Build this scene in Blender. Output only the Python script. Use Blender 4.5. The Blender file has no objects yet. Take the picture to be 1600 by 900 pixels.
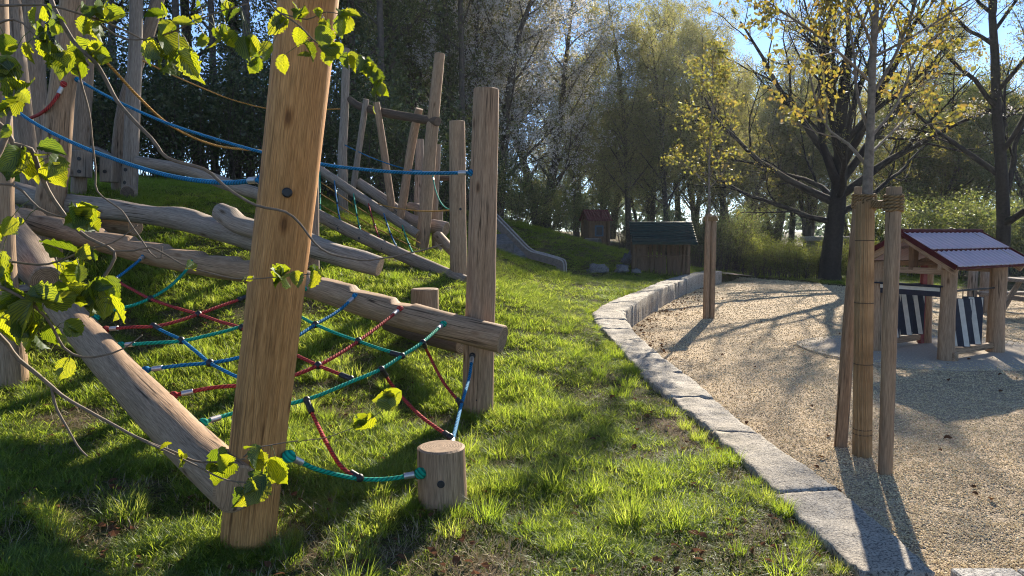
import bpy, bmesh, math, random
import numpy as np
from mathutils import Vector, Matrix, noise as mnoise

PI = math.pi
R = math.radians
scene = bpy.context.scene
COL = scene.collection

# ------------------------------------------------------------------ camera, sky, sun, exposure
FPX = 1155.0                       # focal length in pixels of the 1600 px wide photograph
PITCH = math.atan(90.0 / FPX)
CAMZ = 1.6
cam = bpy.data.cameras.new("camera")
camo = bpy.data.objects.new("camera", cam)
COL.objects.link(camo)
cam.sensor_width = 36.0
cam.lens = FPX / 1600.0 * 36.0
cam.clip_start = 0.05
cam.clip_end = 3000.0
camo.location = (0, 0, CAMZ)
camo.rotation_euler = (PI / 2 - PITCH, 0, 0)
scene.camera = camo

SUN_AZ = R(21.0)                   # to the right of the view axis (+Y)
SUN_EL = R(26.0)
world = bpy.data.worlds.new("World")
scene.world = world
world.use_nodes = True
wn, wl = world.node_tree.nodes, world.node_tree.links
wn.clear()
sky = wn.new("ShaderNodeTexSky")
sky.sky_type = 'NISHITA'
sky.sun_disc = False
sky.sun_elevation = SUN_EL
sky.sun_rotation = SUN_AZ
sky.air_density = 0.6
sky.dust_density = 0.0
sky.ozone_density = 2.6
bg = wn.new("ShaderNodeBackground")
bg.inputs["Strength"].default_value = 0.10
wo = wn.new("ShaderNodeOutputWorld")
wl.new(sky.outputs[0], bg.inputs[0])
wl.new(bg.outputs[0], wo.inputs[0])

sun = bpy.data.lights.new("sun", 'SUN')
sun.energy = 5.0
sun.angle = R(0.5)
sun.color = (1.0, 0.89, 0.72)
suno = bpy.data.objects.new("sun", sun)
COL.objects.link(suno)
sd = Vector((math.sin(SUN_AZ) * math.cos(SUN_EL), math.cos(SUN_AZ) * math.cos(SUN_EL), math.sin(SUN_EL)))
suno.rotation_euler = sd.to_track_quat('Z', 'Y').to_euler()
suno.location = (10, 25, 30)

scene.view_settings.view_transform = 'Standard'
scene.view_settings.look = 'None'
scene.view_settings.exposure = 1.35
scene.view_settings.gamma = 1.0
scene.view_settings.use_curve_mapping = False
scene.cycles.max_bounces = 7
scene.cycles.diffuse_bounces = 3
scene.cycles.glossy_bounces = 2
scene.cycles.transmission_bounces = 4
scene.cycles.use_denoising = True
scene.cycles.denoising_prefilter = 'NONE'
scene.cycles.filter_width = 1.1
scene.cycles.sample_clamp_indirect = 4.0

# ------------------------------------------------------------------ helpers: pixels of the photograph to points of the place
FW = np.array([0, math.cos(PITCH), -math.sin(PITCH)])
UP = np.array([0, math.sin(PITCH), math.cos(PITCH)])


def ray(px, py):
    return FW + np.array([1.0, 0, 0]) * ((px - 800) / FPX) - UP * ((py - 450) / FPX)


def D(px, py, y):
    d = ray(px, py)
    t = y / d[1]
    return Vector((d[0] * t, y, CAMZ + d[2] * t))


def G(px, py, z=0.0):
    d = ray(px, py)
    t = (z - CAMZ) / d[2]
    return Vector((d[0] * t, d[1] * t, z))


# ------------------------------------------------------------------ helpers: objects
def tag(o, label=None, cat=None, group=None, kind=None):
    if label: o["label"] = label
    if cat: o["category"] = cat
    if group: o["group"] = group
    if kind: o["kind"] = kind
    return o


def thing(name, label, cat, loc=(0, 0, 0), rz=0.0, group=None):
    o = bpy.data.objects.new(name, None)
    o.empty_display_size = 0.1
    COL.objects.link(o)
    o.location = loc
    o.rotation_euler = (0, 0, rz)
    return tag(o, label, cat, group)


def link(name, me, parent=None):
    o = bpy.data.objects.new(name, me)
    COL.objects.link(o)
    if parent:
        o.parent = parent
    return o


def copy_tree(o, parent=None):
    c = o.copy()
    COL.objects.link(c)
    c.parent = parent
    for ch in list(o.children):
        copy_tree(ch, c)
    return c


class MB:
    """collects shapes and links them as one mesh object"""

    def __init__(self):
        self.v, self.f, self.uv, self.m, self.sm = [], [], [], [], []

    def add(self, vs, fs, uvs=None, mi=0, smooth=True):
        b = len(self.v)
        self.v.extend([tuple(p) for p in vs])
        for k, f in enumerate(fs):
            self.f.append(tuple(b + i for i in f))
            self.uv.append(uvs[k] if uvs is not None else [(vs[i][0], vs[i][2]) for i in f])
            self.m.append(mi)
            self.sm.append(smooth)

    def box(self, c, s, rot=None, mi=0, taper=0.0):
        """box with bevelled look: centre c, size s; rot a Matrix"""
        x, y, z = s[0] / 2, s[1] / 2, s[2] / 2
        b = min(x, y, z) * 0.18
        vs, fs = [], []
        bm = bmesh.new()
        bmesh.ops.create_cube(bm, size=1.0)
        for v in bm.verts:
            v.co = Vector((v.co.x * s[0], v.co.y * s[1], v.co.z * s[2]))
        bmesh.ops.bevel(bm, geom=bm.edges[:], offset=min(b, 0.012), segments=1, affect='EDGES')
        bm.verts.index_update()
        M = rot if rot is not None else Matrix.Identity(3)
        loc = [v.co.copy() for v in bm.verts]
        vs = [M @ p + Vector(c) for p in loc]
        ax = 0 if s[0] >= max(s[1], s[2]) else (1 if s[1] >= s[2] else 2)
        o1, o2 = [(1, 2), (0, 2), (0, 1)][ax]
        off = random.random() * 7
        uvs = []
        for f in bm.faces:
            ids = [v.index for v in f.verts]
            fs.append(ids)
            uvs.append([(loc[i][o1] + loc[i][o2] + off, loc[i][ax] + off) for i in ids])
        bm.free()
        self.add(vs, fs, uvs, mi, False)
        return self

    def beam(self, a, b, w, h, mi=0, up=(0, 0, 1)):
        a, b = Vector(a), Vector(b)
        t = (b - a)
        L = t.length
        t.normalize()
        upv = Vector(up)
        s = t.cross(upv)
        if s.length < 1e-4:
            s = t.cross(Vector((1, 0, 0)))
        s.normalize()
        u = s.cross(t)
        M = Matrix((t, s, u)).transposed()
        return self.box((a + b) / 2, (L, w, h), M, mi)

    def tube(self, pts, rad, sides=10, ref=None, mi=0, cap=True, capmi=None, wob=0.0, seed=0, topcut=None, step=None, flat=None):
        P = [Vector(p) for p in pts]
        if not hasattr(rad, '__len__'):
            rad = [rad] * len(P)
        if step:
            P, rad = resample(P, list(rad), step)
        n = len(P)
        A = np.array([tuple(p) for p in P])
        T = np.gradient(A, axis=0) if n > 1 else np.array([[0, 0, 1.0]])
        T /= np.linalg.norm(T, axis=1)[:, None] + 1e-9
        mt = T.mean(axis=0)
        if ref is None:
            ref = (0, 1, 0) if abs(mt[1]) < 0.8 * np.linalg.norm(mt) else (0, 0, -1)
        ref = np.array(ref, float)
        N = ref - T * (T @ ref)[:, None]
        N /= np.linalg.norm(N, axis=1)[:, None] + 1e-9
        B = np.cross(T, N)
        ln = np.concatenate([[0], np.cumsum(np.linalg.norm(np.diff(A, axis=0), axis=1))])
        th = np.linspace(0, 2 * PI, sides, endpoint=False)
        vs = []
        so = seed * 13.7
        for i in range(n):
            for k in range(sides):
                c, s = math.cos(th[k]), math.sin(th[k])
                r = rad[i]
                if wob:
                    r *= 1 + wob * (mnoise.noise(Vector((c * 1.3 + so, s * 1.3, ln[i] * 1.6 + so))) * 1.1 + 0.45 * mnoise.noise(Vector((c * 3 + so, s * 3, ln[i] * 5))))
                off = N[i] * c * r + B[i] * s * r
                if topcut is not None:
                    lim = topcut(ln[i], ln[-1]) * rad[i]
                    if off[2] > lim:
                        off = off.copy()
                        off[2] = lim
                vs.append(A[i] + off)
        fs, uvs = [], []
        mr = max(rad)
        vo = so % 9.0
        for i in range(n - 1):
            for k in range(sides):
                k2 = (k + 1) % sides
                fs.append((i * sides + k, i * sides + k2, (i + 1) * sides + k2, (i + 1) * sides + k))
                u0, u1 = k / sides * 2 * PI * mr + vo, (k + 1) / sides * 2 * PI * mr + vo
                uvs.append([(u0, ln[i] + vo), (u1, ln[i] + vo), (u1, ln[i + 1] + vo), (u0, ln[i + 1] + vo)])
        self.add(vs, fs, uvs, mi, True)
        if cap:
            cm = mi if capmi is None else capmi
            for i, sg in ((0, -1), (n - 1, 1)):
                if rad[i] < 1e-4:
                    continue
                ring = vs[i * sides:(i + 1) * sides]
                ce = A[i] + T[i] * sg * rad[i] * 0.06
                cv = [A[i] + (q - A[i]) * 0.9 + T[i] * sg * rad[i] * 0.06 for q in ring] + [ce]
                b = []
                bu = []
                for k in range(sides):
                    k2 = (k + 1) % sides
                    b.append((k, k2, sides) if sg > 0 else (k2, k, sides))
                    q = lambda kk: (math.cos(th[kk]) * rad[i] * 0.9, math.sin(th[kk]) * rad[i] * 0.9)
                    bu.append([q(k), q(k2), (0, 0)] if sg > 0 else [q(k2), q(k), (0, 0)])
                self.add(cv, b, bu, cm, False)
                # rounded edge between wall and cap
                ev = list(ring) + cv[:sides]
                ef, eu = [], []
                for k in range(sides):
                    k2 = (k + 1) % sides
                    ef.append((k, k2, sides + k2, sides + k) if sg > 0 else (k2, k, sides + k, sides + k2))
                    eu.append([(k * .02, 0), (k * .02 + .02, 0), (k * .02 + .02, .01), (k * .02, .01)])
                self.add(ev, ef, eu, mi, True)
        return self

    def ball(self, c, r, seg=10, rings=6, sc=(1, 1, 1), mi=0, wob=0.0, seed=0, rot=None):
        vs, fs = [], []
        for i in range(rings + 1):
            ph = PI * i / rings
            for k in range(seg):
                t = 2 * PI * k / seg
                p = Vector((math.sin(ph) * math.cos(t), math.sin(ph) * math.sin(t), math.cos(ph)))
                q = 1 + (wob * mnoise.noise(p * 1.4 + Vector((seed * 3.1, 0, 0))) + wob * .5 * mnoise.noise(p * 3.3 + Vector((seed * 3.1, 5, 0))) if wob else 0)
                p = Vector((p.x * sc[0], p.y * sc[1], p.z * sc[2])) * (r * q)
                if rot is not None:
                    p = rot @ p
                vs.append(Vector(c) + p)
        for i in range(rings):
            for k in range(seg):
                k2 = (k + 1) % seg
                fs.append((i * seg + k, (i + 1) * seg + k, (i + 1) * seg + k2, i * seg + k2))
        self.add(vs, fs, None, mi, True)
        return self

    def build(self, name, mats, parent=None):
        me = bpy.data.meshes.new(name)
        me.from_pydata(self.v, [], self.f)
        if not isinstance(mats, (list, tuple)):
            mats = [mats]
        for m in mats:
            me.materials.append(m)
        uvl = me.uv_layers.new(name="UVMap")
        flat = [c for f in self.uv for q in f for c in q]
        uvl.data.foreach_set("uv", flat)
        me.polygons.foreach_set("material_index", self.m)
        me.polygons.foreach_set("use_smooth", self.sm)
        me.update()
        return link(name, me, parent)


def resample(P, rad, step):
    A = np.array([tuple(p) for p in P])
    # Catmull-Rom smoothing for bent paths
    if len(A) > 2:
        out, ro = [], []
        ext = np.vstack([2 * A[0] - A[1], A, 2 * A[-1] - A[-2]])
        for i in range(len(A) - 1):
            p0, p1, p2, p3 = ext[i], ext[i + 1], ext[i + 2], ext[i + 3]
            L = np.linalg.norm(p2 - p1)
            m = max(2, int(math.ceil(L / step)))
            for k in range(m):
                t = k / m
                out.append(0.5 * ((2 * p1) + (-p0 + p2) * t + (2 * p0 - 5 * p1 + 4 * p2 - p3) * t * t + (-p0 + 3 * p1 - 3 * p2 + p3) * t ** 3))
                ro.append(rad[i] * (1 - t) + rad[i + 1] * t)
        out.append(A[-1]); ro.append(rad[-1])
        return [Vector(p) for p in out], ro
    L = np.linalg.norm(A[1] - A[0])
    m = max(2, int(math.ceil(L / step)))
    return [Vector(A[0] + (A[1] - A[0]) * k / m) for k in range(m + 1)], [rad[0] + (rad[1] - rad[0]) * k / m for k in range(m + 1)]


# ------------------------------------------------------------------ materials
def newmat(name):
    m = bpy.data.materials.new(name)
    m.use_nodes = True
    nt = m.node_tree
    nt.nodes.clear()
    out = nt.nodes.new("ShaderNodeOutputMaterial")
    return m, nt.nodes, nt.links, out


def ramp(n, stops):
    r = n.new("ShaderNodeValToRGB")
    e = r.color_ramp.elements
    while len(e) < len(stops):
        e.new(0.5)
    for k, (p, c) in enumerate(stops):
        e[k].position = p
        e[k].color = (*c, 1) if len(c) == 3 else c
    return r


def mapping(n, l, src, scale):
    mp = n.new("ShaderNodeMapping")
    mp.inputs["Scale"].default_value = scale
    l.new(src, mp.inputs["Vector"])
    return mp.outputs[0]


def tex(n, l, src, scale, detail=4, rough=.55, dist=0.0):
    t = n.new("ShaderNodeTexNoise")
    t.inputs["Scale"].default_value = scale
    t.inputs["Detail"].default_value = detail
    t.inputs["Roughness"].default_value = rough
    t.inputs["Distortion"].default_value = dist
    if src is not None:
        l.new(src, t.inputs["Vector"])
    return t.outputs["Fac"]


def mix(n, l, a, b, fac, mode='MIX'):
    m = n.new("ShaderNodeMix")
    m.data_type = 'RGBA'
    m.blend_type = mode
    for s, v in ((6, a), (7, b)):
        if isinstance(v, tuple):
            m.inputs[s].default_value = (*v, 1)
        else:
            l.new(v, m.inputs[s])
    if isinstance(fac, (int, float)):
        m.inputs[0].default_value = fac
    else:
        l.new(fac, m.inputs[0])
    return m.outputs[2]


def wood(name, c1, c2, crack=0.5, rough=.75, patch=(.5, .5, .5), pf=0.35):
    m, n, l, out = newmat(name)
    uv = n.new("ShaderNodeTexCoord").outputs["UV"]
    grain = tex(n, l, mapping(n, l, uv, (70, 2.2, 1)), 1.0, 5, .6, .4)
    fine = tex(n, l, mapping(n, l, uv, (220, 9, 1)), 1.0, 3, .6)
    big = tex(n, l, mapping(n, l, uv, (5, 1.6, 1)), 1.0, 3, .6, .6)
    r = ramp(n, [(.28, c1), (.72, c2)])
    l.new(grain, r.inputs[0])
    r2 = ramp(n, [(.35, (0, 0, 0)), (.7, (1, 1, 1))])
    l.new(big, r2.inputs[0])
    pm = n.new("ShaderNodeMath"); pm.operation = 'MULTIPLY'; pm.inputs[1].default_value = pf
    l.new(r2.outputs[0], pm.inputs[0])
    c = mix(n, l, r.outputs[0], patch, pm.outputs[0])
    rf = ramp(n, [(.32, (.55, .53, .5)), (.62, (1.12, 1.12, 1.12))])
    l.new(fine, rf.inputs[0])
    c = mix(n, l, c, rf.outputs[0], 1.0, 'MULTIPLY')
    # drying cracks along the grain
    cr = tex(n, l, mapping(n, l, uv, (9, .25, 1)), 1.0, 3, .5, .2)
    rc = ramp(n, [(.486, (1, 1, 1)), (.497, (.10, .08, .06)), (.503, (.10, .08, .06)), (.514, (1, 1, 1))])
    l.new(cr, rc.inputs[0])
    msk = tex(n, l, mapping(n, l, uv, (3, 1.1, 1)), 1.0, 1)
    rm = ramp(n, [(.50, (0, 0, 0)), (.58, (crack, crack, crack))])
    l.new(msk, rm.inputs[0])
    c = mix(n, l, c, mix(n, l, c, rc.outputs[0], 1.0, 'MULTIPLY'), rm.outputs[0])
    b = n.new("ShaderNodeBsdfPrincipled")
    b.inputs["Roughness"].default_value = rough
    b.inputs["Specular IOR Level"].default_value = .25
    l.new(c, b.inputs["Base Color"])
    # knots: scattered dark ovals
    vk = n.new("ShaderNodeTexVoronoi"); vk.inputs["Scale"].default_value = 1.0
    l.new(mapping(n, l, uv, (5.5, 2.4, 1)), vk.inputs["Vector"])
    rk = ramp(n, [(.05, (.25, .18, .12)), (.10, (.7, .62, .55)), (.16, (1, 1, 1))])
    l.new(vk.outputs["Distance"], rk.inputs[0])
    c = mix(n, l, c, rk.outputs[0], .85, 'MULTIPLY')
    # weather stains running along the length
    stn = tex(n, l, mapping(n, l, uv, (9, .7, 1)), 1.0, 4, .65, .5)
    rs_ = ramp(n, [(.32, (.74, .73, .72)), (.55, (1.08, 1.07, 1.05))])
    l.new(stn, rs_.inputs[0])
    c = mix(n, l, c, rs_.outputs[0], .9, 'MULTIPLY')
    l.new(c, b.inputs["Base Color"])
    hsum = mix(n, l, grain, fine, .4)
    hs2 = mix(n, l, hsum, rc.outputs[0], .3)
    bp = n.new("ShaderNodeBump")
    bp.inputs["Strength"].default_value = .5
    bp.inputs["Distance"].default_value = .008
    l.new(hs2, bp.inputs["Height"])
    l.new(bp.outputs[0], b.inputs["Normal"])
    l.new(b.outputs[0], out.inputs[0])
    return m


def endgrain(name, c1, c2):
    m, n, l, out = newmat(name)
    uv = n.new("ShaderNodeTexCoord").outputs["UV"]
    ns = tex(n, l, uv, 9, 2)
    vl = n.new("ShaderNodeVectorMath"); vl.operation = 'LENGTH'
    l.new(uv, vl.inputs[0])
    ad = n.new("ShaderNodeMath"); ad.operation = 'MULTIPLY_ADD'; ad.inputs[1].default_value = .03
    l.new(ns, ad.inputs[0]); l.new(vl.outputs["Value"], ad.inputs[2])
    mu = n.new("ShaderNodeMath"); mu.operation = 'MULTIPLY'; mu.inputs[1].default_value = 420
    l.new(ad.outputs[0], mu.inputs[0])
    si = n.new("ShaderNodeMath"); si.operation = 'SINE'
    l.new(mu.outputs[0], si.inputs[0])
    r = ramp(n, [(.0, c1), (1, c2)])
    l.new(si.outputs[0], r.inputs[0])
    st = tex(n, l, uv, 25, 4)
    rs = ramp(n, [(.3, (.6, .58, .55)), (.65, (1.05, 1.05, 1.05))])
    l.new(st, rs.inputs[0])
    c = mix(n, l, r.outputs[0], rs.outputs[0], 1, 'MULTIPLY')
    b = n.new("ShaderNodeBsdfPrincipled")
    b.inputs["Roughness"].default_value = .85
    l.new(c, b.inputs["Base Color"])
    l.new(b.outputs[0], out.inputs[0])
    return m


def plain(name, col, rough=.6, metal=0.0, var=.15, scale=30, bump=0.0, spec=.4):
    m, n, l, out = newmat(name)
    tc = n.new("ShaderNodeTexCoord").outputs["Object"]
    ns = tex(n, l, tc, scale, 5, .6)
    r = ramp(n, [(.3, tuple(x * (1 - var) for x in col)), (.7, tuple(min(1, x * (1 + var)) for x in col))])
    l.new(ns, r.inputs[0])
    b = n.new("ShaderNodeBsdfPrincipled")
    b.inputs["Roughness"].default_value = rough
    b.inputs["Metallic"].default_value = metal
    b.inputs["Specular IOR Level"].default_value = spec
    l.new(r.outputs[0], b.inputs["Base Color"])
    if bump:
        bp = n.new("ShaderNodeBump")
        bp.inputs["Strength"].default_value = .6
        bp.inputs["Distance"].default_value = bump
        l.new(ns, bp.inputs["Height"])
        l.new(bp.outputs[0], b.inputs["Normal"])
    l.new(b.outputs[0], out.inputs[0])
    return m


def ropemat(name, col):
    m, n, l, out = newmat(name)
    uv = n.new("ShaderNodeTexCoord").outputs["UV"]
    w = n.new("ShaderNodeTexWave")
    w.wave_type = 'BANDS'; w.bands_direction = 'DIAGONAL'
    w.inputs["Scale"].default_value = 22
    w.inputs["Distortion"].default_value = .3
    l.new(mapping(n, l, uv, (1.0, 1.0, 1)), w.inputs["Vector"])
    r = ramp(n, [(.1, tuple(x * .45 for x in col)), (.6, col)])
    l.new(w.outputs["Fac"], r.inputs[0])
    dirt = tex(n, l, uv, 14, 3)
    rd = ramp(n, [(.35, (.75, .75, .72)), (.65, (1.1, 1.1, 1.1))])
    l.new(dirt, rd.inputs[0])
    c = mix(n, l, r.outputs[0], rd.outputs[0], 1, 'MULTIPLY')
    b = n.new("ShaderNodeBsdfPrincipled")
    b.inputs["Roughness"].default_value = .8
    b.inputs["Specular IOR Level"].default_value = .2
    l.new(c, b.inputs["Base Color"])
    bp = n.new("ShaderNodeBump")
    bp.inputs["Strength"].default_value = .6
    bp.inputs["Distance"].default_value = .004
    l.new(w.outputs["Fac"], bp.inputs["Height"])
    l.new(bp.outputs[0], b.inputs["Normal"])
    l.new(b.outputs[0], out.inputs[0])
    return m


def leafmat(name, cols, tcols, trans=.5, gloss=.06, veins=False, rnd='ISLAND'):
    """leaf: reflecting colour cols (dark..light), colour of the light coming through tcols"""
    m, n, l, out = newmat(name)
    if rnd == 'ISLAND':
        rv = n.new("ShaderNodeNewGeometry").outputs["Random Per Island"]
    else:
        rv = n.new("ShaderNodeObjectInfo").outputs["Random"]
        ri = n.new("ShaderNodeNewGeometry").outputs["Random Per Island"]
        a = n.new("ShaderNodeMath"); a.operation = 'MULTIPLY_ADD'; a.inputs[1].default_value = .5
        b = n.new("ShaderNodeMath"); b.operation = 'MULTIPLY'; b.inputs[1].default_value = .5
        l.new(ri, b.inputs[0]); l.new(rv, a.inputs[0]); l.new(b.outputs[0], a.inputs[2])
        rv = a.outputs[0]
    k = len(cols)
    r1 = ramp(n, [(i / (k - 1), c) for i, c in enumerate(cols)])
    r2 = ramp(n, [(i / (len(tcols) - 1), c) for i, c in enumerate(tcols)])
    l.new(rv, r1.inputs[0]); l.new(rv, r2.inputs[0])
    c1, c2 = r1.outputs[0], r2.outputs[0]
    d = n.new("ShaderNodeBsdfDiffuse")
    t = n.new("ShaderNodeBsdfTranslucent")
    if veins:
        uv = n.new("ShaderNodeTexCoord").outputs["UV"]
        w = n.new("ShaderNodeTexWave")
        w.wave_type = 'BANDS'; w.bands_direction = 'Y'
        w.inputs["Scale"].default_value = 2.1
        sx = n.new("ShaderNodeSeparateXYZ"); l.new(uv, sx.inputs[0])
        ab = n.new("ShaderNodeMath"); ab.operation = 'ABSOLUTE'; l.new(sx.outputs[0], ab.inputs[0])
        sb = n.new("ShaderNodeMath"); sb.operation = 'MULTIPLY_ADD'; sb.inputs[1].default_value = -.9
        l.new(ab.outputs[0], sb.inputs[0]); l.new(sx.outputs[1], sb.inputs[2])
        cx = n.new("ShaderNodeCombineXYZ"); l.new(sb.outputs[0], cx.inputs[1])
        l.new(cx.outputs[0], w.inputs["Vector"])
        rv2 = ramp(n, [(.05, (.26, .34, .2)), (.5, (1.05, 1.05, 1))])
        l.new(w.outputs["Fac"], rv2.inputs[0])
        rm = ramp(n, [(.0, (.6, .62, .5)), (.05, (1, 1, 1))])
        l.new(ab.outputs[0], rm.inputs[0])
        c2 = mix(n, l, c2, rv2.outputs[0], 1, 'MULTIPLY')
        c2 = mix(n, l, c2, rm.outputs[0], 1, 'MULTIPLY')
        bl = tex(n, l, uv, 2.2, 3)
        rb = ramp(n, [(.35, (.75, .8, .7)), (.65, (1.1, 1.06, 1.0))])
        l.new(bl, rb.inputs[0])
        c2 = mix(n, l, c2, rb.outputs[0], 1, 'MULTIPLY')
        bp = n.new("ShaderNodeBump"); bp.inputs["Strength"].default_value = .35; bp.inputs["Distance"].default_value = .002
        l.new(w.outputs["Fac"], bp.inputs["Height"])
        l.new(bp.outputs[0], d.inputs["Normal"])
    l.new(c1, d.inputs[0]); l.new(c2, t.inputs[0])
    mx = n.new("ShaderNodeMixShader")
    mx.inputs[0].default_value = trans
    l.new(d.outputs[0], mx.inputs[1]); l.new(t.outputs[0], mx.inputs[2])
    if gloss:
        g = n.new("ShaderNodeBsdfGlossy")
        g.inputs["Roughness"].default_value = .45
        g.inputs[0].default_value = (.8, .85, .9, 1)
        m2 = n.new("ShaderNodeMixShader"); m2.inputs[0].default_value = gloss
        l.new(mx.outputs[0], m2.inputs[1]); l.new(g.outputs[0], m2.inputs[2])
        mx = m2
    l.new(mx.outputs[0], out.inputs[0])
    return m


M = {}
M['fresh'] = wood('fresh_larch', (.40, .18, .058), (.62, .33, .125), .55, .7, (.52, .25, .085), .5)
M['tan'] = wood('tan_robinia', (.25, .155, .09), (.45, .30, .185), .9, .75, (.33, .235, .16), .5)
M['grey'] = wood('grey_robinia', (.20, .145, .105), (.37, .28, .205), .9, .8, (.27, .22, .175), .6)
M['greyblue'] = wood('silver_robinia', (.20, .16, .125), (.38, .31, .25), .9, .8, (.29, .255, .22), .6)
M['dark'] = wood('dark_wood', (.07, .045, .03), (.15, .10, .07), .5, .85, (.10, .08, .06), .5)
M['brown'] = wood('brown_plank', (.13, .07, .035), (.26, .15, .08), .6, .8, (.16, .11, .08), .5)
M['stake'] = wood('stake_wood', (.19, .12, .07), (.40, .27, .165), .95, .8, (.26, .19, .13), .6)
M['hutwood'] = wood('hut_wood', (.085, .055, .035), (.19, .125, .08), .6, .85, (.12, .09, .065), .5)
M['end'] = endgrain('end_grain', (.22, .14, .085), (.40, .28, .18))
M['enddark'] = endgrain('end_grain_dark', (.08, .055, .04), (.17, .12, .09))
M['black'] = plain('black_plastic', (.018, .018, .02), .45, 0, .3, 60)
M['steel'] = plain('steel', (.50, .48, .47), .45, .8, .15, 80)
M['blue'] = ropemat('blue_rope', (.012, .19, .38))
M['teal'] = ropemat('teal_rope', (.010, .36, .24))
M['red'] = ropemat('red_rope', (.46, .05, .045))
M['orange'] = ropemat('orange_rope', (.58, .30, .07))
M['coir'] = ropemat('coir_rope', (.30, .19, .09))


def stonemat(name, c1, c2, warm):
    m, n, l, out = newmat(name)
    tc = n.new("ShaderNodeTexCoord").outputs["Object"]
    a = tex(n, l, mapping(n, l, tc, (1, 1, .4)), 9, 8, .68)
    f = tex(n, l, mapping(n, l, tc, (1, 1, .5)), 75, 5, .7)
    big = tex(n, l, tc, 1.7, 3)
    r = ramp(n, [(.3, c1), (.68, c2)])
    l.new(a, r.inputs[0])
    c = mix(n, l, r.outputs[0], warm, big)
    rf = ramp(n, [(.40, (.22, .22, .23)), (.50, (.95, .95, .95)), (.7, (1.3, 1.3, 1.26))])
    l.new(f, rf.inputs[0])
    c = mix(n, l, c, rf.outputs[0], 1, 'MULTIPLY')
    b = n.new("ShaderNodeBsdfPrincipled")
    b.inputs["Roughness"].default_value = .85
    l.new(c, b.inputs["Base Color"])
    if name == 'grey_stone':
        ms_ = tex(n, l, tc, 3.3, 5, .7)
        rms = ramp(n, [(.56, (0, 0, 0)), (.70, (.7, .7, .7))])
        l.new(ms_, rms.inputs[0])
        c = mix(n, l, c, (.13, .115, .075), rms.outputs[0])
        l.new(c, b.inputs["Base Color"])
    h = mix(n, l, a, f, .45)
    bp = n.new("ShaderNodeBump"); bp.inputs["Strength"].default_value = 1.0; bp.inputs["Distance"].default_value = .03
    l.new(h, bp.inputs["Height"]); l.new(bp.outputs[0], b.inputs["Normal"])
    l.new(b.outputs[0], out.inputs[0])
    return m


M['stone'] = stonemat('grey_stone', (.17, .165, .16), (.48, .455, .42), (.44, .37, .28))
M['boulder'] = stonemat('boulder_stone', (.12, .12, .13), (.26, .25, .25), (.18, .17, .16))
M['concrete'] = stonemat('pale_concrete', (.40, .38, .35), (.55, .53, .5), (.5, .46, .4))


def groundmat():
    m, n, l, out = newmat('grass_soil')
    tc = n.new("ShaderNodeTexCoord").outputs["Object"]
    a = tex(n, l, tc, 1.3, 5, .65)
    f = tex(n, l, tc, 38, 6, .7)
    r = ramp(n, [(.36, (.17, .125, .085)), (.48, (.11, .095, .045)), (.64, (.085, .105, .026))])
    l.new(a, r.inputs[0])
    rf = ramp(n, [(.35, (.45, .45, .45)), (.65, (1.3, 1.25, 1.2))])
    l.new(f, rf.inputs[0])
    c = mix(n, l, r.outputs[0], rf.outputs[0], 1, 'MULTIPLY')
    b = n.new("ShaderNodeBsdfPrincipled")
    b.inputs["Roughness"].default_value = .95
    b.inputs["Specular IOR Level"].default_value = .1
    l.new(c, b.inputs["Base Color"])
    bp = n.new("ShaderNodeBump"); bp.inputs["Strength"].default_value = 1.0; bp.inputs["Distance"].default_value = .04
    l.new(f, bp.inputs["Height"]); l.new(bp.outputs[0], b.inputs["Normal"])
    l.new(b.outputs[0], out.inputs[0])
    return m


def gravelmat():
    m, n, l, out = newmat('wood_chip_gravel')
    tc = n.new("ShaderNodeTexCoord").outputs["Object"]
    v = n.new("ShaderNodeTexVoronoi"); v.inputs["Scale"].default_value = 85
    l.new(tc, v.inputs["Vector"])
    bw = n.new("ShaderNodeRGBToBW"); l.new(v.outputs["Color"], bw.inputs[0])
    r = ramp(n, [(.1, (.20, .145, .095)), (.4, (.42, .32, .21)), (.7, (.58, .455, .305)), (.95, (.74, .61, .44))])
    l.new(bw.outputs[0], r.inputs[0])
    big = tex(n, l, tc, .9, 5, .6)
    rb = ramp(n, [(.3, (.70, .70, .72)), (.7, (1.08, 1.05, 1.0))])
    l.new(big, rb.inputs[0])
    c = mix(n, l, r.outputs[0], rb.outputs[0], 1, 'MULTIPLY')
    b = n.new("ShaderNodeBsdfPrincipled")
    b.inputs["Roughness"].default_value = .9
    b.inputs["Specular IOR Level"].default_value = .2
    l.new(c, b.inputs["Base Color"])
    inv = n.new("ShaderNodeMath"); inv.operation = 'SUBTRACT'; inv.inputs[0].default_value = 1.0
    l.new(v.outputs["Distance"], inv.inputs[1])
    bp = n.new("ShaderNodeBump"); bp.inputs["Strength"].default_value = .9; bp.inputs["Distance"].default_value = .012
    l.new(inv.outputs[0], bp.inputs["Height"]); l.new(bp.outputs[0], b.inputs["Normal"])
    l.new(b.outputs[0], out.inputs[0])
    return m


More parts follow.
